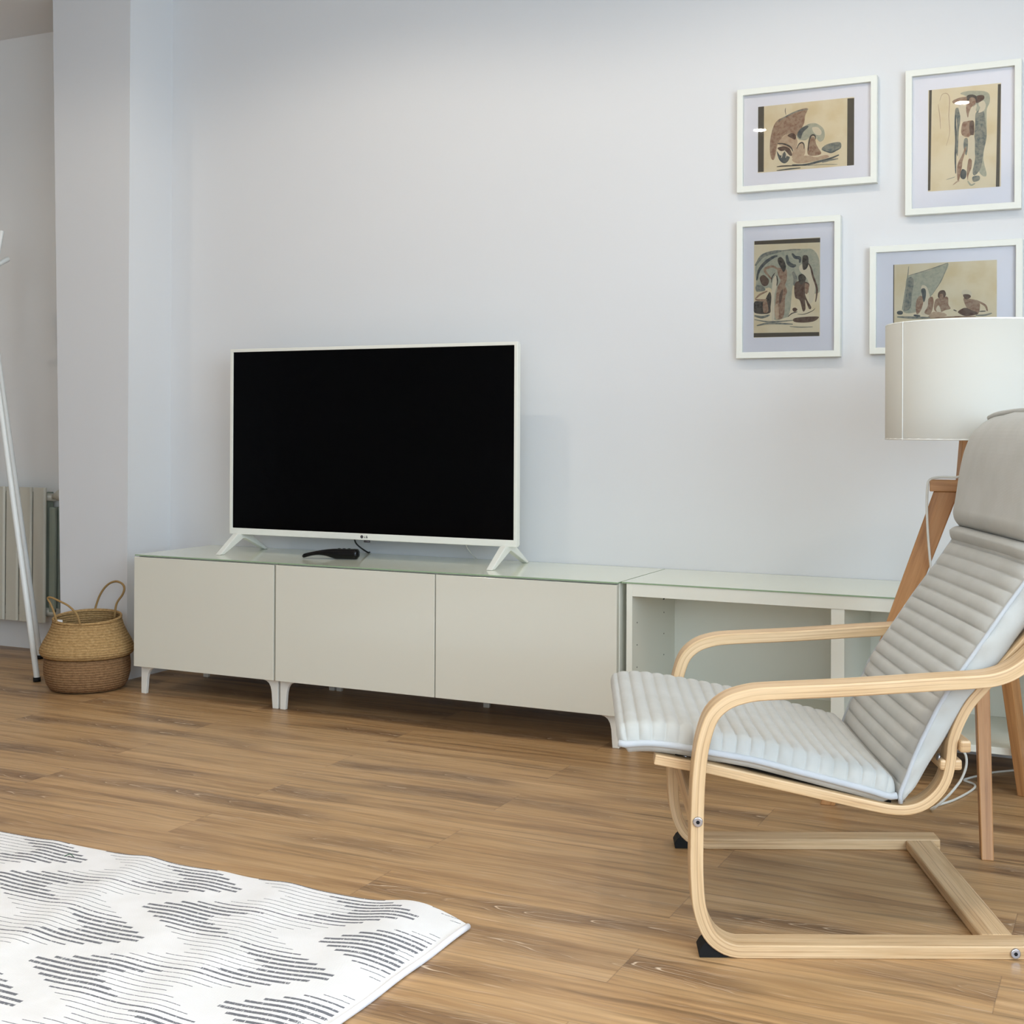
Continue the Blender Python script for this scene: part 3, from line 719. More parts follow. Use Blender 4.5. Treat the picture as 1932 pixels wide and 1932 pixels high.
  ('p','g',[(2.5542,1.3801),(2.6113,1.3944),(2.6654,1.4133),(2.6529,1.3756),(2.6392,1.3522),(2.6208,1.3229),(2.5931,1.2866),(2.5698,1.2729),(2.5392,1.2788),(2.5461,1.332)]),
  ('p','b',[(2.5542,1.3753),(2.5695,1.3697),(2.5649,1.3263),(2.5604,1.2877),(2.5416,1.2811),(2.5485,1.3367)]),
  ('s','b',[(2.553,1.3814),(2.6113,1.3968),(2.6654,1.4138)],0.0024),
  ('s','b',[(2.6643,1.4122),(2.6483,1.3662),(2.6208,1.3229)],0.002),
  ('s','b',[(2.5553,1.4092),(2.5519,1.3754),(2.5369,1.2813)],0.0024),
  ('p','w',[(2.5906,1.3471),(2.6045,1.3489),(2.6139,1.3244),(2.6163,1.2978),(2.6071,1.2668),(2.5908,1.2698),(2.593,1.2987)]),
  ('p','n',[(2.5767,1.3041),(2.586,1.3207),(2.5976,1.3154),(2.5931,1.2866),(2.5838,1.27),(2.5768,1.2726)]),
  ('p','n',[(2.6116,1.3124),(2.6231,1.3168),(2.6255,1.295),(2.6164,1.2665),(2.6001,1.2718),(2.6093,1.2908)]),
  ('p','e',[(2.5906,1.3398),(2.5999,1.343),(2.6046,1.332),(2.6023,1.3104),(2.5977,1.3033),(2.593,1.3228)]),
  ('p','n',[(2.6301,1.3069),(2.6439,1.3136),(2.6646,1.3152),(2.6669,1.2935),(2.6727,1.2813),(2.6578,1.2771),(2.6463,1.2727),(2.6279,1.2781)]),
  ('p','d',[(2.6381,1.3258),(2.6438,1.334),(2.6553,1.3347),(2.66,1.3225),(2.6531,1.3132),(2.6393,1.3137)]),
  ('p','n',[(2.6427,1.3232),(2.6508,1.3241),(2.6531,1.3108),(2.6439,1.31)]),
  ('p','w',[(2.6325,1.2804),(2.6394,1.2921),(2.6463,1.2751),(2.6394,1.2705)]),
  ('p','l',[(2.6256,1.2734),(2.6532,1.27),(2.6602,1.2602),(2.6164,1.2568),(2.6117,1.2618)]),
  ('p','n',[(2.7079,1.3087),(2.7215,1.3082),(2.7485,1.3),(2.7531,1.2808),(2.7464,1.2621),(2.7284,1.2675),(2.717,1.2821)]),
  ('p','w',[(2.7033,1.3279),(2.7123,1.3347),(2.7282,1.3293),(2.7305,1.3173),(2.7192,1.3178),(2.7056,1.3207)]),
  ('p','d',[(2.7079,1.3206),(2.7237,1.32),(2.7282,1.3126),(2.717,1.3059),(2.7101,1.311)]),
  ('s','n',[(2.7418,1.3026),(2.7665,1.2875),(2.7733,1.2707)],0.006),
  ('p','d',[(2.6944,1.2734),(2.7125,1.2823),(2.7306,1.2745),(2.7487,1.2644),(2.7171,1.2583),(2.6967,1.2662)]),
  ('p','e',[(2.5227,1.2769),(2.5322,1.2802),(2.5393,1.2764),(2.5369,1.2691),(2.5251,1.2695)]),
  ('s','b',[(2.5228,1.2623),(2.5698,1.2584),(2.6164,1.2568)],0.007),
  ('s','e',[(2.5698,1.2656),(2.5885,1.2626)],0.006),
  ('s','k',[(2.7509,1.2703),(2.7688,1.2708)],0.003),
  ('s','b',[(2.7419,1.2599),(2.7644,1.2591),(2.7856,1.2643)],0.005),
  ('s','n',[(2.6164,1.2556),(2.6853,1.257),(2.7419,1.2563)],0.004),
  ('s','d',[(2.6807,1.2775),(2.6898,1.2736)],0.003),
 ],
}
#ART1
PAL = {'b': S(92, 100, 96), 'g': S(156, 156, 136), 'w': S(210, 196, 168), 'n': S(132, 94, 72), 'k': S(38, 31, 30), 'd': S(78, 50, 38), 'l': S(176, 146, 118), 's': S(84, 76, 62), 'e': S(58, 68, 72)}
def wash(name, c, paper=S(224, 208, 174)):
    m = mat(name, c, .85, .1); g = G(m)
    f = g.smooth(g.noise(g.coord(), 95, 5, .7), .30, .62)
    g.base(g.mix(g.math('MULTIPLY', f, .12 if name[-1] in 'kde' else .28), c, paper)); return m
M_paper = mat('aged_paper', S(208, 190, 152), .85, .1)
_g = G(M_paper); _g.base(_g.mix(_g.smooth(_g.noise(_g.coord(), 12, 4), .4, .75), S(224, 208, 174), S(214, 193, 150)))
M_ink = {k: wash('watercolour_'+k, v) for k, v in PAL.items() if k != 's'}
M_ink['s'] = mat('brown_card_strip', PAL['s'], .8, .1)
inkkeys = list(M_ink)
def picture(key, x, z, w_, h_, win, label):
    t = thing('framed_picture', label, 'picture', (x, 0, z), 0, 'white framed pictures on the wall')
    fw_ = .0185
    framering('frame', 0, w_, 0, h_, fw_, w_-fw_, fw_, h_-fw_, -.027, -.002, t, M_frame, .0012)
    boxes('mat_board', [(fw_-.002, w_-fw_+.002, -.012, -.006, fw_-.002, h_-fw_+.002)], t, M_mat)
    boxes('glass_pane', [(fw_-.001, w_-fw_+.001, -.0175, -.0160, fw_-.001, h_-fw_+.001)], t, M_pane)
    x0, x1, z0, z1 = win
    V = [(x0-x, -.0123, z0-z), (x1-x, -.0123, z0-z), (x1-x, -.0123, z1-z), (x0-x, -.0123, z1-z),
         (x0-x, -.0119, z0-z), (x1-x, -.0119, z0-z), (x1-x, -.0119, z1-z), (x0-x, -.0119, z1-z)]
    F = [(0,1,2,3), (7,6,5,4), (0,4,5,1), (1,5,6,2), (2,6,7,3), (3,7,4,0)]; I = [0]*6
    yy = -.01235
    for item in ART.get(key, []):
        yy -= .00003
        kind, ck, pts = item[0], item[1], item[2]
        if kind == 'r': q = [Vector((a, b_, 0)) for a, b_ in pts]
        elif kind == 'p': q = catmull([(a, b_, 0) for a, b_ in pts], 5, True)
        else:
            c = catmull([(a, b_, 0) for a, b_ in pts], 5); n = len(c); A, B = [], []
            for i, p in enumerate(c):
                t_ = (c[min(i+1, n-1)]-c[max(i-1, 0)]).normalized(); nr = Vector((-t_.y, t_.x, 0))
                hw = item[3]/2*(.35+.65*math.sin(math.pi*(i+.6)/(n+.2)))
                A.append(p+nr*hw); B.append(p-nr*hw)
            q = A+B[::-1]
        q = [Vector((min(max(p.x, x0), x1), min(max(p.y, z0), z1))) for p in q]
        n0 = len(V); V += [(p.x-x, yy, p.y-z) for p in q]
        if kind == 's':
            h = len(q)//2
            for i in range(h-1): F.append((n0+i, n0+i+1, n0+2*h-2-i, n0+2*h-1-i)); I.append(1+inkkeys.index(ck))
        else: F.append(tuple(range(n0, n0+len(q)))); I.append(1+inkkeys.index(ck))
    me = bpy.data.meshes.new('print'); me.from_pydata(V, [], F); me.update()
    o = link('print', me, t, [M_paper]+[M_ink[k] for k in inkkeys])
    for p, i in zip(me.polygons, I): p.material_index = i
    return t
picture('1', 2.0425, 1.6600, GX, GH, (2.1052, 2.3965, 1.7188, 1.9219), 'landscape framed watercolour of a brown sail and seated figures, top left of the group')
picture('3', 2.0427, 1.1487, GH, GX, (2.0940, 2.2968, 1.2122, 1.5096), 'upright framed watercolour with dark strips above and below, lower left of the group')
picture('2', 2.5464, 1.5565, GH, GX, (2.6088, 2.8080, 1.6240, 1.9190), 'upright framed watercolour of one standing figure, top right of the group')
picture('4', 2.4455, 1.1540, GX, GH, (2.5115, 2.7984, 1.2140, 1.4160), 'landscape framed watercolour of a pale sail, partly hidden by the lampshade')

# ------------------------------------------------------------------ radiator in the recess
rad = thing('radiator', 'cream white panel radiator on the recess wall behind the coat stand', 'radiator', (0, 0, 0))
x = -.853
for i in range(10):
    V = []
    x1, x0 = x-.0035, x-.075+.0035
    pr_ = [(x0, .034), (x0+.006, .028), (x1-.006, .028), (x1, .034), (x1, .040), (x0, .040)]
    n = len(pr_); V = [(a, b_, .128) for a, b_ in pr_]+[(a, b_, .680) for a, b_ in pr_]
    F = [tuple(range(n))[::-1], tuple(range(n, 2*n))]+[(k, (k+1) % n, n+(k+1) % n, n+k) for k in range(n)]
    o = mesh('section', V, F, rad, M_rad); bevel(o, .002)
    # fins behind each face plate, seen only at the open side end
    boxes('fin', [((x0+x1)/2-.012, (x0+x1)/2+.012, .040, .098, .15, .66)], rad, M_radd)
    x -= .075
boxes('side_column', [(-.853, -.822, .050, .062, .17, .60), (-.853, -.826, .075, .085, .17, .60)], rad, M_radd, .002)
cyl('header_pipe', (-1.60, .066, .640), (-.842, .066, .640), .016, None, rad, M_rad)
cyl('header_pipe', (-1.60, .066, .170), (-.822, .066, .170), .016, None, rad, M_rad)
cyl('valve_body', (-.842, .066, .645), (-.800, .066, .645), .013, None, rad, M_rad)
cyl('valve_knob', (-.806, .060, .650), (-.760, .045, .650), .024, .021, rad, M_rad, 28, .003)
for xx in (-1.0, -1.45): boxes('wall_bracket', [(xx-.01, xx+.01, .09, .119, .2, .62)], rad, M_radd)

# ------------------------------------------------------------------ coat stand
cs = thing('coat_stand', 'white tripod coat stand of crossing poles beside the basket', 'coat stand', (-.73, -.325, 0))
N0 = Vector((-.79+.73, 0, 1.335))
def pole(fx, fy, off, ext):
    f = Vector((fx+.73, fy+.325, .012)); n = N0+Vector(off); d = (n-f)
    top = n+d*ext
    p = cyl('pole', f, top, .0108, .0090, cs, M_stand, 20, .002)
    cyl('rubber_foot', (f.x, f.y, .0), tuple(f+d.normalized()*.004), .0135, .0135, p, M_blkm, 20)
    for k, (h, a) in enumerate(((.60, 0), (.9, 1))):
        q = n+d*ext*h; s_ = Vector((math.cos(2.1*k+fx*5), math.sin(2.1*k+fx*5), .55)).normalized()
        cyl('peg', q, q+s_*.075, .008, .010, p, M_stand, 14, .002)
pole(-.456, -.402, (.012, -.012, 0), .27)
pole(-.802, -.047, (.002, .018, 0), .27)
pole(-.935, -.526, (-.014, -.008, 0), .26)
cyl('hub', tuple(N0+Vector((-.02, 0, -.02))), tuple(N0+Vector((.02, 0, .02))), .016, None, cs, M_stand, 16)

# ------------------------------------------------------------------ basket
bk = thing('belly_basket', 'woven seagrass belly basket with two rope handles on the floor', 'basket', (-.213, -.405, 0))
def jag(prof, step=.0045, amp=.0012):
    P, L = resample([Vector((a, b_, 0)) for a, b_ in prof], step)
    return [(p.x+(amp if i % 2 else -amp), p.y) for i, p in enumerate(P)]
low = [(.0, .004), (.11, .002), (.128, .006), (.140, .025), (.148, .055), (.149, .085), (.1465, .112), (.1465, .118), (.143, .112), (.1445, .085), (.143, .055), (.135, .027), (.124, .011), (.0, .009)]
lathe('lower_body', low, bk, M_bk2, 96, .006)
upp = [(.1475, .118), (.156, .124), (.1615, .132), (.1625, .140), (.160, .150), (.152, .168), (.141, .187), (.131, .206), (.123, .225), (.118, .243), (.1165, .2525), (.113, .2525), (.114, .243), (.119, .225), (.127, .206), (.137, .187), (.148, .168), (.156, .150), (.157, .140), (.146, .122)]
lathe('upper_body', jag(upp, .0042, .0009), bk, M_bk1, 96, .008, tilt=.75)
lathe('rim_braid', [(.1155+.0045*math.cos(a), .2500+.006*math.sin(a)) for a in [k*math.pi/5 for k in range(11)]], bk, M_bk1, 96, .008, tilt=.75)
def P2(q): return q
tube('handle', [(-.062, .103, .236), (-.066, .108, .262), (-.059, .112, .292), (-.047, .114, .318), (-.027, .115, .343), (-.001, .115, .361), (.029, .115, .368), (.056, .114, .360), (.066, .113, .344), (.060, .110, .322), (.044, .104, .298), (.040, .098, .278), (.039, .094, .240)], .0040, bk, M_bkh, 8, 8)
tube('handle', [(-.040, -.106, .236), (-.041, -.112, .262), (-.056, -.110, .289), (-.071, -.108, .310), (-.084, -.106, .324), (-.079, -.106, .329), (-.059, -.108, .328), (-.025, -.110, .319), (.013, -.112, .308), (.046, -.114, .290), (.063, -.114, .272), (.067, -.106, .240)], .0036, bk, M_bkh, 8, 8)
boxes('care_tag', [(-.038, -.014, -.108, -.1065, .238, .254)], bk, M_tag)

# ------------------------------------------------------------------ rug
def rug():
    t = thing('rug', 'white woven rug with charcoal zigzag line pattern on the floor', 'rug', (0, 0, 0))
    X0, X1, Y1, Y0, th = -.30, 2.043, -1.775, -3.36, .007
    def hz(x, y):
        d = Y1-y
        h = .0125*math.exp(-((x-1.905)/.062)**2)*math.exp(-(d/.30)**2)
        h += .010*math.exp(-((x-1.965)/.060)**2)*(.35+.65*min(1, d/.15))*math.exp(-((d-.1)/.5)**2)
        h += .005*math.exp(-((x-1.62-.25*d)/.05)**2)+.006*math.exp(-((x-1.26-.2*d)/.045)**2)+.003*math.exp(-((x-1.0-.3*d)/.04)**2)
        h += .003*math.exp(-((x-1.45-.3*d)/.05)**2)
        return h*min(1, max(0, (X1-x)/.03))
    def dy(x): return -.030*max(0, (x-1.93)/.113)**2 if x > 1.93 else 0
    nx, ny = 260, 90; V, F = [], []
    ys = [Y1-(Y1-Y0)*(j/ny)**1.6 for j in range(ny+1)]
    xs = [X0+(X1-X0)*(1-(1-i/nx)**1.5) for i in range(nx+1)]
    for j in range(ny+1):
        for i in range(nx+1):
            V.append((xs[i], ys[j]+dy(xs[i])*math.exp(-(Y1-ys[j])/.15), th+hz(xs[i], ys[j])))
    for j in range(ny):
        for i in range(nx):
            a = j*(nx+1)+i; F.append((a, a+1, a+nx+2, a+nx+1))
    # skirt to the floor
    bd = [i for i in range(nx+1)]+[j*(nx+1)+nx for j in range(1, ny+1)]+[ny*(nx+1)+i for i in range(nx-1, -1, -1)]+[j*(nx+1) for j in range(ny-1, 0, -1)]
    n0 = len(V)
    for k in bd:
        x, y, z = V[k]; V.append((x, y, max(.0004, z-th)))
    m_ = len(bd)
    for k in range(m_): F.append((bd[k], bd[(k+1) % m_], n0+(k+1) % m_, n0+k))
    o = mesh('woven_field', V, F, t, M_rug, True)
    pts = [(X1+.001, Y1+dy(X1)-.004-(Y1-Y0-.004)*f, .0058+.001*math.sin(f*50)) for f in [k/60 for k in range(61)]]
    tube('hem', pts, .0058, t, M_hem, 12, 2, raw=True)
    tube('grass_clipping', [(1.09, -1.846, .0095), (1.098, -1.838, .012), (1.112, -1.842, .0095)], .0008, t, mat('green_fibre', S(40, 96, 60), .7), 6, 4)
rug()

# ------------------------------------------------------------------ armchair
CO = Vector((2.4714, -1.748, 0)); cd = Vector((.9015, .4327, 0)); cn = Vector((-.4327, .9015, 0))+cd*.055
chair = thing('armchair', 'bentwood birch armchair with light grey quilted cushion beside the floor lamp', 'armchair', tuple(CO))
def ch(s, t, z): return tuple(cd*s+cn*t+Vector((0, 0, z)))
rail = [(.586, .0115), (.40, .0115), (.20, .0115), (.09, .0115), (.062, .0125), (.040, .020), (.020, .036), (.006, .062), (-.003, .098), (-.0065, .150), (-.0065, .200), (-.005, .287), (-.001, .343), (.006, .384), (.020, .423), (.046, .4475), (.080, .4595), (.12, .4645), (.258, .4715), (.407, .4815), (.485, .4865), (.520, .491), (.551, .503), (.580, .524), (.606, .552), (.630, .590), (.650, .640), (.664, .700)]
railp = [(p.x, p.y) for p in catmull([(a, b_, 0) for a, b_ in rail], 5)]
for t0 in (0, .600):
    p = uvsweep('side_frame', railp, .0235, ch, t0, t0+.055, chair, M_birch, .010)
    sgn = 1
    if t0 == 0:
        for s_, z_ in ((-.0055, .240), (.553, .0115)):
            cyl('bolt', ch(s_, -.0045, z_), ch(s_, .002, z_), .0085, .0095, p, M_steel, 20, .001)
            cyl('bolt_socket', ch(s_, -.0050, z_), ch(s_, -.0044, z_), .0035, None, p, M_blkm, 6)
    V = []
    fp = [(-.001, .0003), (.045, .0003), (.060, .0022), (.040, .0090), (.024, .018), (.012, .028), (.003, .020), (-.003, .010)]
    for tt in (t0+.004, t0+.051):
        V += [ch(a, tt, b_) for a, b_ in fp]
    n = len(fp); F = [tuple(range(n)), tuple(range(n, 2*n))[::-1]]+[(i, (i+1) % n, n+(i+1) % n, n+i) for i in range(n)]
    bevel(mesh('glide_pad', V, F, p, M_blkm), .001)
seatp = [(-.078, .333), (-.02, .3225), (.02, .3165), (.10, .2985), (.178, .281), (.312, .251), (.355, .2435), (.385, .244), (.412, .254), (.436, .275), (.451, .302), (.4575, .335), (.461, .367), (.473, .401), (.491, .434), (.516, .463), (.556, .507), (.612, .570), (.66, .632), (.705, .70), (.742, .78), (.765, .86), (.775, .93)]
seatq = [(p.x, p.y) for p in catmull([(a, b_, 0) for a, b_ in seatp], 5)]
for t0 in (.062, .552):
    p = uvsweep('seat_frame', seatq, .0185, ch, t0, t0+.042, chair, M_birch, .010)
    for s_, z_, ds, dz in ((-.02, .333, .1, 1), (.372, .2545, 0, 1), (.4415, .334, -1, .2)):
        v = Vector((ds, 0, dz)).normalized()*.004
        cyl('bolt', ch(s_, t0+.022, z_), ch(s_+v.x, t0+.022, z_+v.z), .0075, .006, p, M_steel, 16)
def slab(name, pts, t0, t1, m, bev=.002):
    L, = (math.hypot(pts[1][0]-pts[0][0], pts[1][1]-pts[0][1]),)
    V = [ch(a, t0, b_) for a, b_ in pts]+[ch(a, t1, b_) for a, b_ in pts]
    n = len(pts); F = [tuple(range(n)), tuple(range(n, 2*n))[::-1]]+[(i, (i+1) % n, n+(i+1) % n, n+i) for i in range(n)]
    me = bpy.data.meshes.new(name); me.from_pydata(V, [], F)
    uvl = me.uv_layers.new(name='UVMap'); w_ = t1-t0; k = 0
    for fi, f in enumerate(F):
        if fi < 2: cs_ = [pts[i % n] for i in f]
        else:
            i = fi-2; cs_ = [(0, i*.08), (0, i*.08+.05), (w_, i*.08+.05), (w_, i*.08)]
        for c in cs_: uvl.data[k].uv = c; k += 1
    bm = bmesh.new(); bm.from_mesh(me); bmesh.ops.recalc_face_normals(bm, faces=bm.faces); bm.to_mesh(me); bm.free()
    o = link(name, me, chair, m)
    if bev: bevel(o, bev)
    return o
rect = lambda a, b_, c, d: [(a, c), (b_, c), (b_, d), (a, d)]
slab('rear_crossbar', rect(.509, .568, .0012, .0225), .055, .600, M_birch, .004)
slab('front_crossbar', rect(-.0155, .004, .215, .262), .055, .600, M_birch, .003)
slab('seat_crossbar', rect(.470, .490, .350, .372), .050, .606, M_birch, .004)
slab('seat_crossbar', rect(.438, .478, .315, .334), .064, .590, M_birch, .004)
slab('seat_crossbar', [(-.078, .343), (-.036, .336), (-.034, .345), (-.076, .352)], .085, .575, M_birch, .002)
# dark webbing stretched over the seat frames
ww = uvsweep('seat_webbing', [(-.04, .341), (.02, .333), (.10, .3145), (.178, .2955), (.312, .2640), (.352, .2560)], .005, ch, .075, .582, chair, M_blkm, .02, 0)
ww2 = uvsweep('back_webbing', [(.452, .372), (.466, .408), (.484, .442), (.508, .474), (.546, .517), (.60, .580), (.648, .642), (.69, .71), (.724, .79), (.747, .87), (.757, .92)], .004, ch, .075, .582, chair, M_under, .02, 0)

# quilted cushions
TC, TH = .3325, .2675
M_seamline = mat('stitch_thread', S(150, 150, 142), .9, .1)
def quilt(name, prof, thick, parent, m, pitch=.0262, amp=.0070, quilted=True, crown=.008, step=.00165, style='seat', welt=.0042, ex=.42):
    P, L = resample([Vector((p.x, p.y, 0)) for p in catmull([(a, b_, 0) for a, b_ in prof], 6)], step)
    N = len(P)
    # half section, centre of the top to centre of the underside: (across, height/thick, bump weight)
    if style == 'seat':
        hs = [(0, 0, 1), (.2, 0, 1), (.4, 0, 1), (.58, -.01, 1), (.70, -.01, 1), (.80, -.01, 1), (.88, -.03, 1), (.925, -.08, 1), (.958, -.17, 1), (.980, -.30, 1), (.995, -.48, .9), (1.0, -.64, .5), (.998, -.70, 0), (1.0, -.80, 0), (.992, -.92, 0), (.965, -1.06, 0), (.93, -1.12, 0), (.8, -1.15, 0), (.4, -1.15, 0), (0, -1.15, 0)]
        wh, wt = -.76, 1.004
    elif style == 'back':
        hs = [(0, 0, 1), (.2, 0, 1), (.4, 0, 1), (.6, -.01, 1), (.74, -.02, 1), (.84, -.05, 1), (.91, -.09, 1), (.955, -.14, .9), (.985, -.20, .5), (.998, -.25, 0), (1.0, -.32, 0), (1.004, -.45, 0), (1.004, -.6, 0), (1.0, -.75, 0), (.985, -.90, 0), (.96, -.98, 0), (.92, -1, 0), (.5, -1, 0), (0, -1, 0)]
        wh, wt = -.235, 1.003
    else:
        hs = [(0, 0, 1), (.3, -.005, 1), (.6, -.02, 1), (.78, -.06, 1), (.88, -.13, 1), (.95, -.25, 1), (.985, -.4, 1), (1.0, -.55, 1), (.99, -.75, 0), (.96, -.92, 0), (.9, -1, 0), (.5, -1, 0), (0, -1, 0)]
        wh, wt = None, 1
    sec = [(-a, h, w_) for a, h, w_ in hs[::-1]][:-1]+[(a, h, w_) for a, h, w_ in hs]
    sec = sec[:-1]
    n = len(sec); V, F = [], []; capl = thick*.55
    thick0 = thick
    def thf(l): return thick0*(.42+.58*min(1, max(0, (l-.02)/.22))**.8) if style == 'back' else thick0
    for i, p in enumerate(P):
        k = 6; t_ = (P[min(i+k, N-1)]-P[max(i-k, 0)]).normalized()
        nr = Vector((-t_.y, t_.x, 0)); l = L*i/(N-1); thick = thf(l)
        b_ = amp*(abs(math.sin(math.pi*l/pitch))**ex-1) if quilted else 0
        e = 1
        if l < capl: e = math.sqrt(max(.0, 1-(1-l/capl)**2))
        if L-l < capl: e = min(e, math.sqrt(max(.0, 1-(1-(L-l)/capl)**2)))
        e = max(e, .10)
        wob = .0016*math.sin(l*41)+.0012*math.sin(l*97+1)
        for a, h, wgt in sec:
            hh = -thick*.6+(h*thick+thick*.6)*e
            ta = a*TH*(1-.045*(1-e)); dh = b_*wgt*min(1, e*1.5)
            if abs(a) > .9 and h > -.9:
                ta += math.copysign(1, a)*(dh*.9+wob*(.6 if wgt == 0 and style == 'seat' else 1)); 
                if style == 'back' and wgt == 0: ta += math.copysign(1, a)*.0022*math.sin(l*70+h*9)*math.sin(l*23)
                dh *= .35
            cr = crown*(1-a*a)*(1 if h > -.5 else 0)
            if style == 'pillow' and h > -.5: hh += .0016*math.sin(a*11+l*6)*math.sin(l*16+a*2)+.0012*math.sin(a*23-l*9)
            q = p+nr*(hh+dh+cr*e)
            V.append(ch(q.x, TC+ta, q.y))
    for i in range(N-1):
        for k in range(n): F.append((i*n+k, i*n+(k+1) % n, (i+1)*n+(k+1) % n, (i+1)*n+k))
    F.append(tuple(range(n))[::-1]); F.append(tuple((N-1)*n+k for k in range(n)))
    o = mesh(name, V, F, parent, m, True)
    if wh is not None:
        for sd in (-1, 1):
            pts = []
            for i in range(0, N, 6):
                p = P[i]; t_ = (P[min(i+6, N-1)]-P[max(i-6, 0)]).normalized(); nr = Vector((-t_.y, t_.x, 0))
                l = L*i/(N-1); e = 1; thick = thf(l)
                if l < capl: e = math.sqrt(max(.0, 1-(1-l/capl)**2))
                if L-l < capl: e = min(e, math.sqrt(max(.0, 1-(1-(L-l)/capl)**2)))
                q = p+nr*(-thick*.6+(wh*thick+thick*.6)*max(.1, e))
                pts.append(ch(q.x, TC+sd*(TH*wt-.001+.0012*math.sin(l*41)), q.y))
            tube('piping', pts, welt, o, M_pipe, 10, 2, raw=True)
    return o
seat_prof = [(-.158, .392), (-.137, .400), (-.091, .403), (-.038, .398), (.026, .387), (.072, .379), (.119, .370), (.19, .352), (.259, .334), (.329, .316), (.372, .300)]
quilt('seat_cushion', seat_prof, .054, chair, [M_cush], .0262, .0080, welt=.0062, crown=-.006)
back_prof = [(.352, .262), (.366, .295), (.382, .343), (.401, .389), (.422, .437), (.449, .482), (.482, .530), (.515, .578), (.543, .617), (.567, .650), (.600, .697), (.632, .744), (.664, .802), (.690, .862), (.706, .930), (.712, .962)]
quilt('back_cushion', back_prof, .068, chair, [M_cush], .0290, .0085, style='back', crown=.004)
pil = quilt('head_pillow', [(.590, .728), (.597, .752), (.604, .79), (.612, .840), (.624, .889), (.644, .930), (.682, .957), (.73, .964), (.755, .945)], .058, chair, [M_cush], quilted=False, crown=.010, style='pillow')
quilt('pillow_hem', [(.583, .697), (.590, .712), (.597, .729)], .045, chair, [M_cush], quilted=False, style='pillow', step=.0022)
tube('pillow_binding', [ch(.69, TC-TH*.97, .957), ch(.692, TC-TH*.7, .9655), ch(.692, TC, .970), ch(.692, TC+TH*.7, .9655), ch(.69, TC+TH*.97, .957)], .0065, pil, M_cush, 12, 8)

# ------------------------------------------------------------------ floor lamp
LC = Vector((2.806, -.652, 0))
lp = thing('floor_lamp', 'tripod floor lamp with orange oak legs and white drum shade', 'floor lamp', tuple(LC))
feet = [(2.868, -.952), (2.469, -.690), (2.905, -.389)]
for fx, fy in feet:
    f = Vector((fx, fy, 0))-LC; dr = Vector((f.x, f.y, 0)).normalized()
    top = dr*.062; top.z = .782
    beam('leg', (f.x, f.y, 0), tuple(top), .036, .058, .026, .034, dr, lp, M_oak, .0025)
# three-armed top plate
V = []; ring_ = []
for fx, fy in feet:
    f = Vector((fx, fy, 0))-LC; dr = f.normalized(); pe = Vector((-dr.y, dr.x, 0))
    ring_.append((math.atan2(dr.y, dr.x), dr, pe))
ring_.sort(key=lambda a: a[0])
outl = []
for i, (a, dr, pe) in enumerate(ring_):
    outl += [dr*.030-pe*.021, dr*.100-pe*.021, dr*.100+pe*.021, dr*.030+pe*.021]
n = len(outl); V = [(p.x, p.y, .782) for p in outl]+[(p.x, p.y, .810) for p in outl]
F = [tuple(range(n))[::-1], tuple(range(n, 2*n))]+[(i, (i+1) % n, n+(i+1) % n, n+i) for i in range(n)]
o = mesh('top_plate', V, F, lp, M_oak); bevel(o, .002)
uvl = o.data.uv_layers.new(name='UVMap')
for p in o.data.polygons:
    for li in p.loop_indices:
        v = o.data.vertices[o.data.loops[li].vertex_index].co; uvl.data[li].uv = (v.x+v.y*.3, v.z+v.y*.5)
beam('pole', (0, 0, .752), (0, 0, 1.02), .086, .044, .030, .026, (.9, .43, 0), lp, M_oak, .002)
cyl('lamp_socket', (0, 0, 1.02), (0, 0, 1.075), .018, .020, lp, M_frame)
lathe('bulb', [(.0, 1.150), (.016, 1.146), (.027, 1.133), (.031, 1.115), (.027, 1.097), (.016, 1.082), (.013, 1.072), (.0, 1.070)], lp, mat('opal_bulb', S(236, 232, 222), .3), 28)
SR = .205
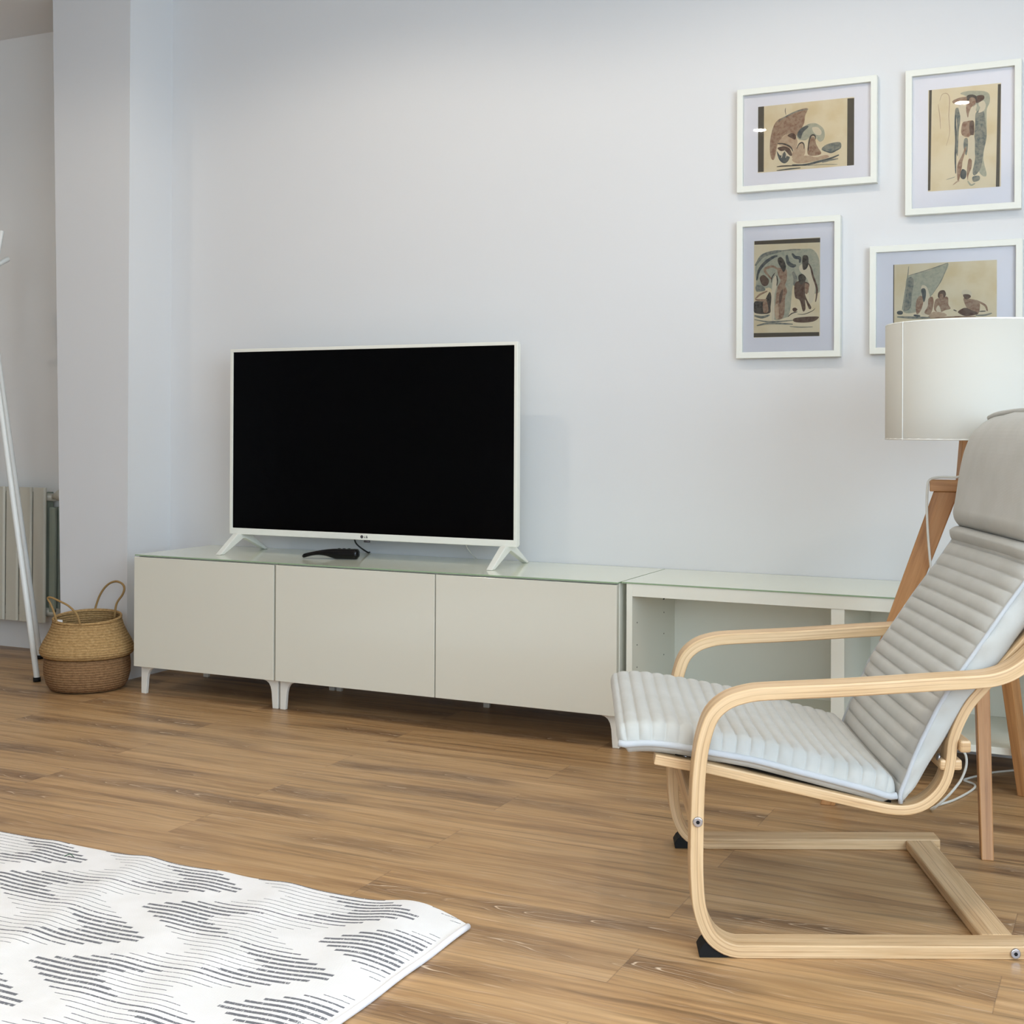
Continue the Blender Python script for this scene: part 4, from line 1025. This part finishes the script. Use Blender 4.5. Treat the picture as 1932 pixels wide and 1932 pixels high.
shd = lathe('shade', [(SR, .9075), (SR, 1.1835), (SR-.0025, 1.1835), (SR-.0025, .9075), (SR, .9075)], lp, M_shade, 128)
for p in shd.data.polygons: p.use_smooth = abs(p.normal.z) < .5
sa = math.atan2(-.115, -.170)
def sp(a, r, z): return (r*math.cos(a), r*math.sin(a), z)
sa = math.radians(226)
V = [sp(sa+k*.0065, SR+.0006+(.0014 if i else 0), z) for z in (.9065, 1.1845) for i in (0, 1) for k in (0, 1)]
mesh('shade_seam', V, [(0,1,3,2),(4,6,7,5),(2,3,7,6),(0,4,5,1),(0,2,6,4),(1,5,7,3)], shd, M_seam)
for z in (.9085, 1.1825):
    tube('shade_ring', [sp(k*math.pi/24, SR-.0015, z) for k in range(48)], .0022, shd, M_seam, 8, 1, closed=True)
for k in range(3):
    a = k*2.094+.4
    tube('shade_spoke', [sp(a, .018, 1.045), sp(a, .10, 1.150), sp(a, SR-.003, 1.175)], .0018, shd, M_steel, 8, 4)
d2 = (Vector((feet[1][0], feet[1][1], 0))-LC).normalized(); pe2 = Vector((-d2.y, d2.x, 0))
def cp(r_, s_, z): return tuple(d2*r_+pe2*s_+Vector((0, 0, z)))
tube('power_cord', [cp(.012, .018, .823), cp(.040, .017, .817), cp(.075, .016, .8165), cp(.098, .018, .811), cp(.1045, .022, .795), cp(.106, .026, .74), cp(.102, .03, .66), cp(.092, .03, .56), cp(.078, .03, .47),
     cp(.055, .03, .36), (-.045, -.022, .26), (-.0404, -.0202, .2072), (-.0266, -.0134, .1691), (-.0151, -.0078, .1501), (-.0139, -.0071, .1247), (-.023, -.0114, .0954), (-.0355, -.0173, .075), (-.055, -.024, .050), (-.085, -.018, .018), (-.098, .020, .0032),
     (-.0892, .0574, .0032), (-.0815, .0763, .0032), (-.0598, .1236, .0032), (-.0379, .1983, .0032), (-.0246, .2655, .0032), (-.0286, .3031, .0032), (-.0467, .3229, .0032), (-.058, .3360, .0032), (-.0485, .3631, .0032), (-.026, .4042, .0032), (.0054, .4562, .0032), (.05, .50, .0032), (.10, .56, .0032)], .0030, lp, M_cable, 10, 8)
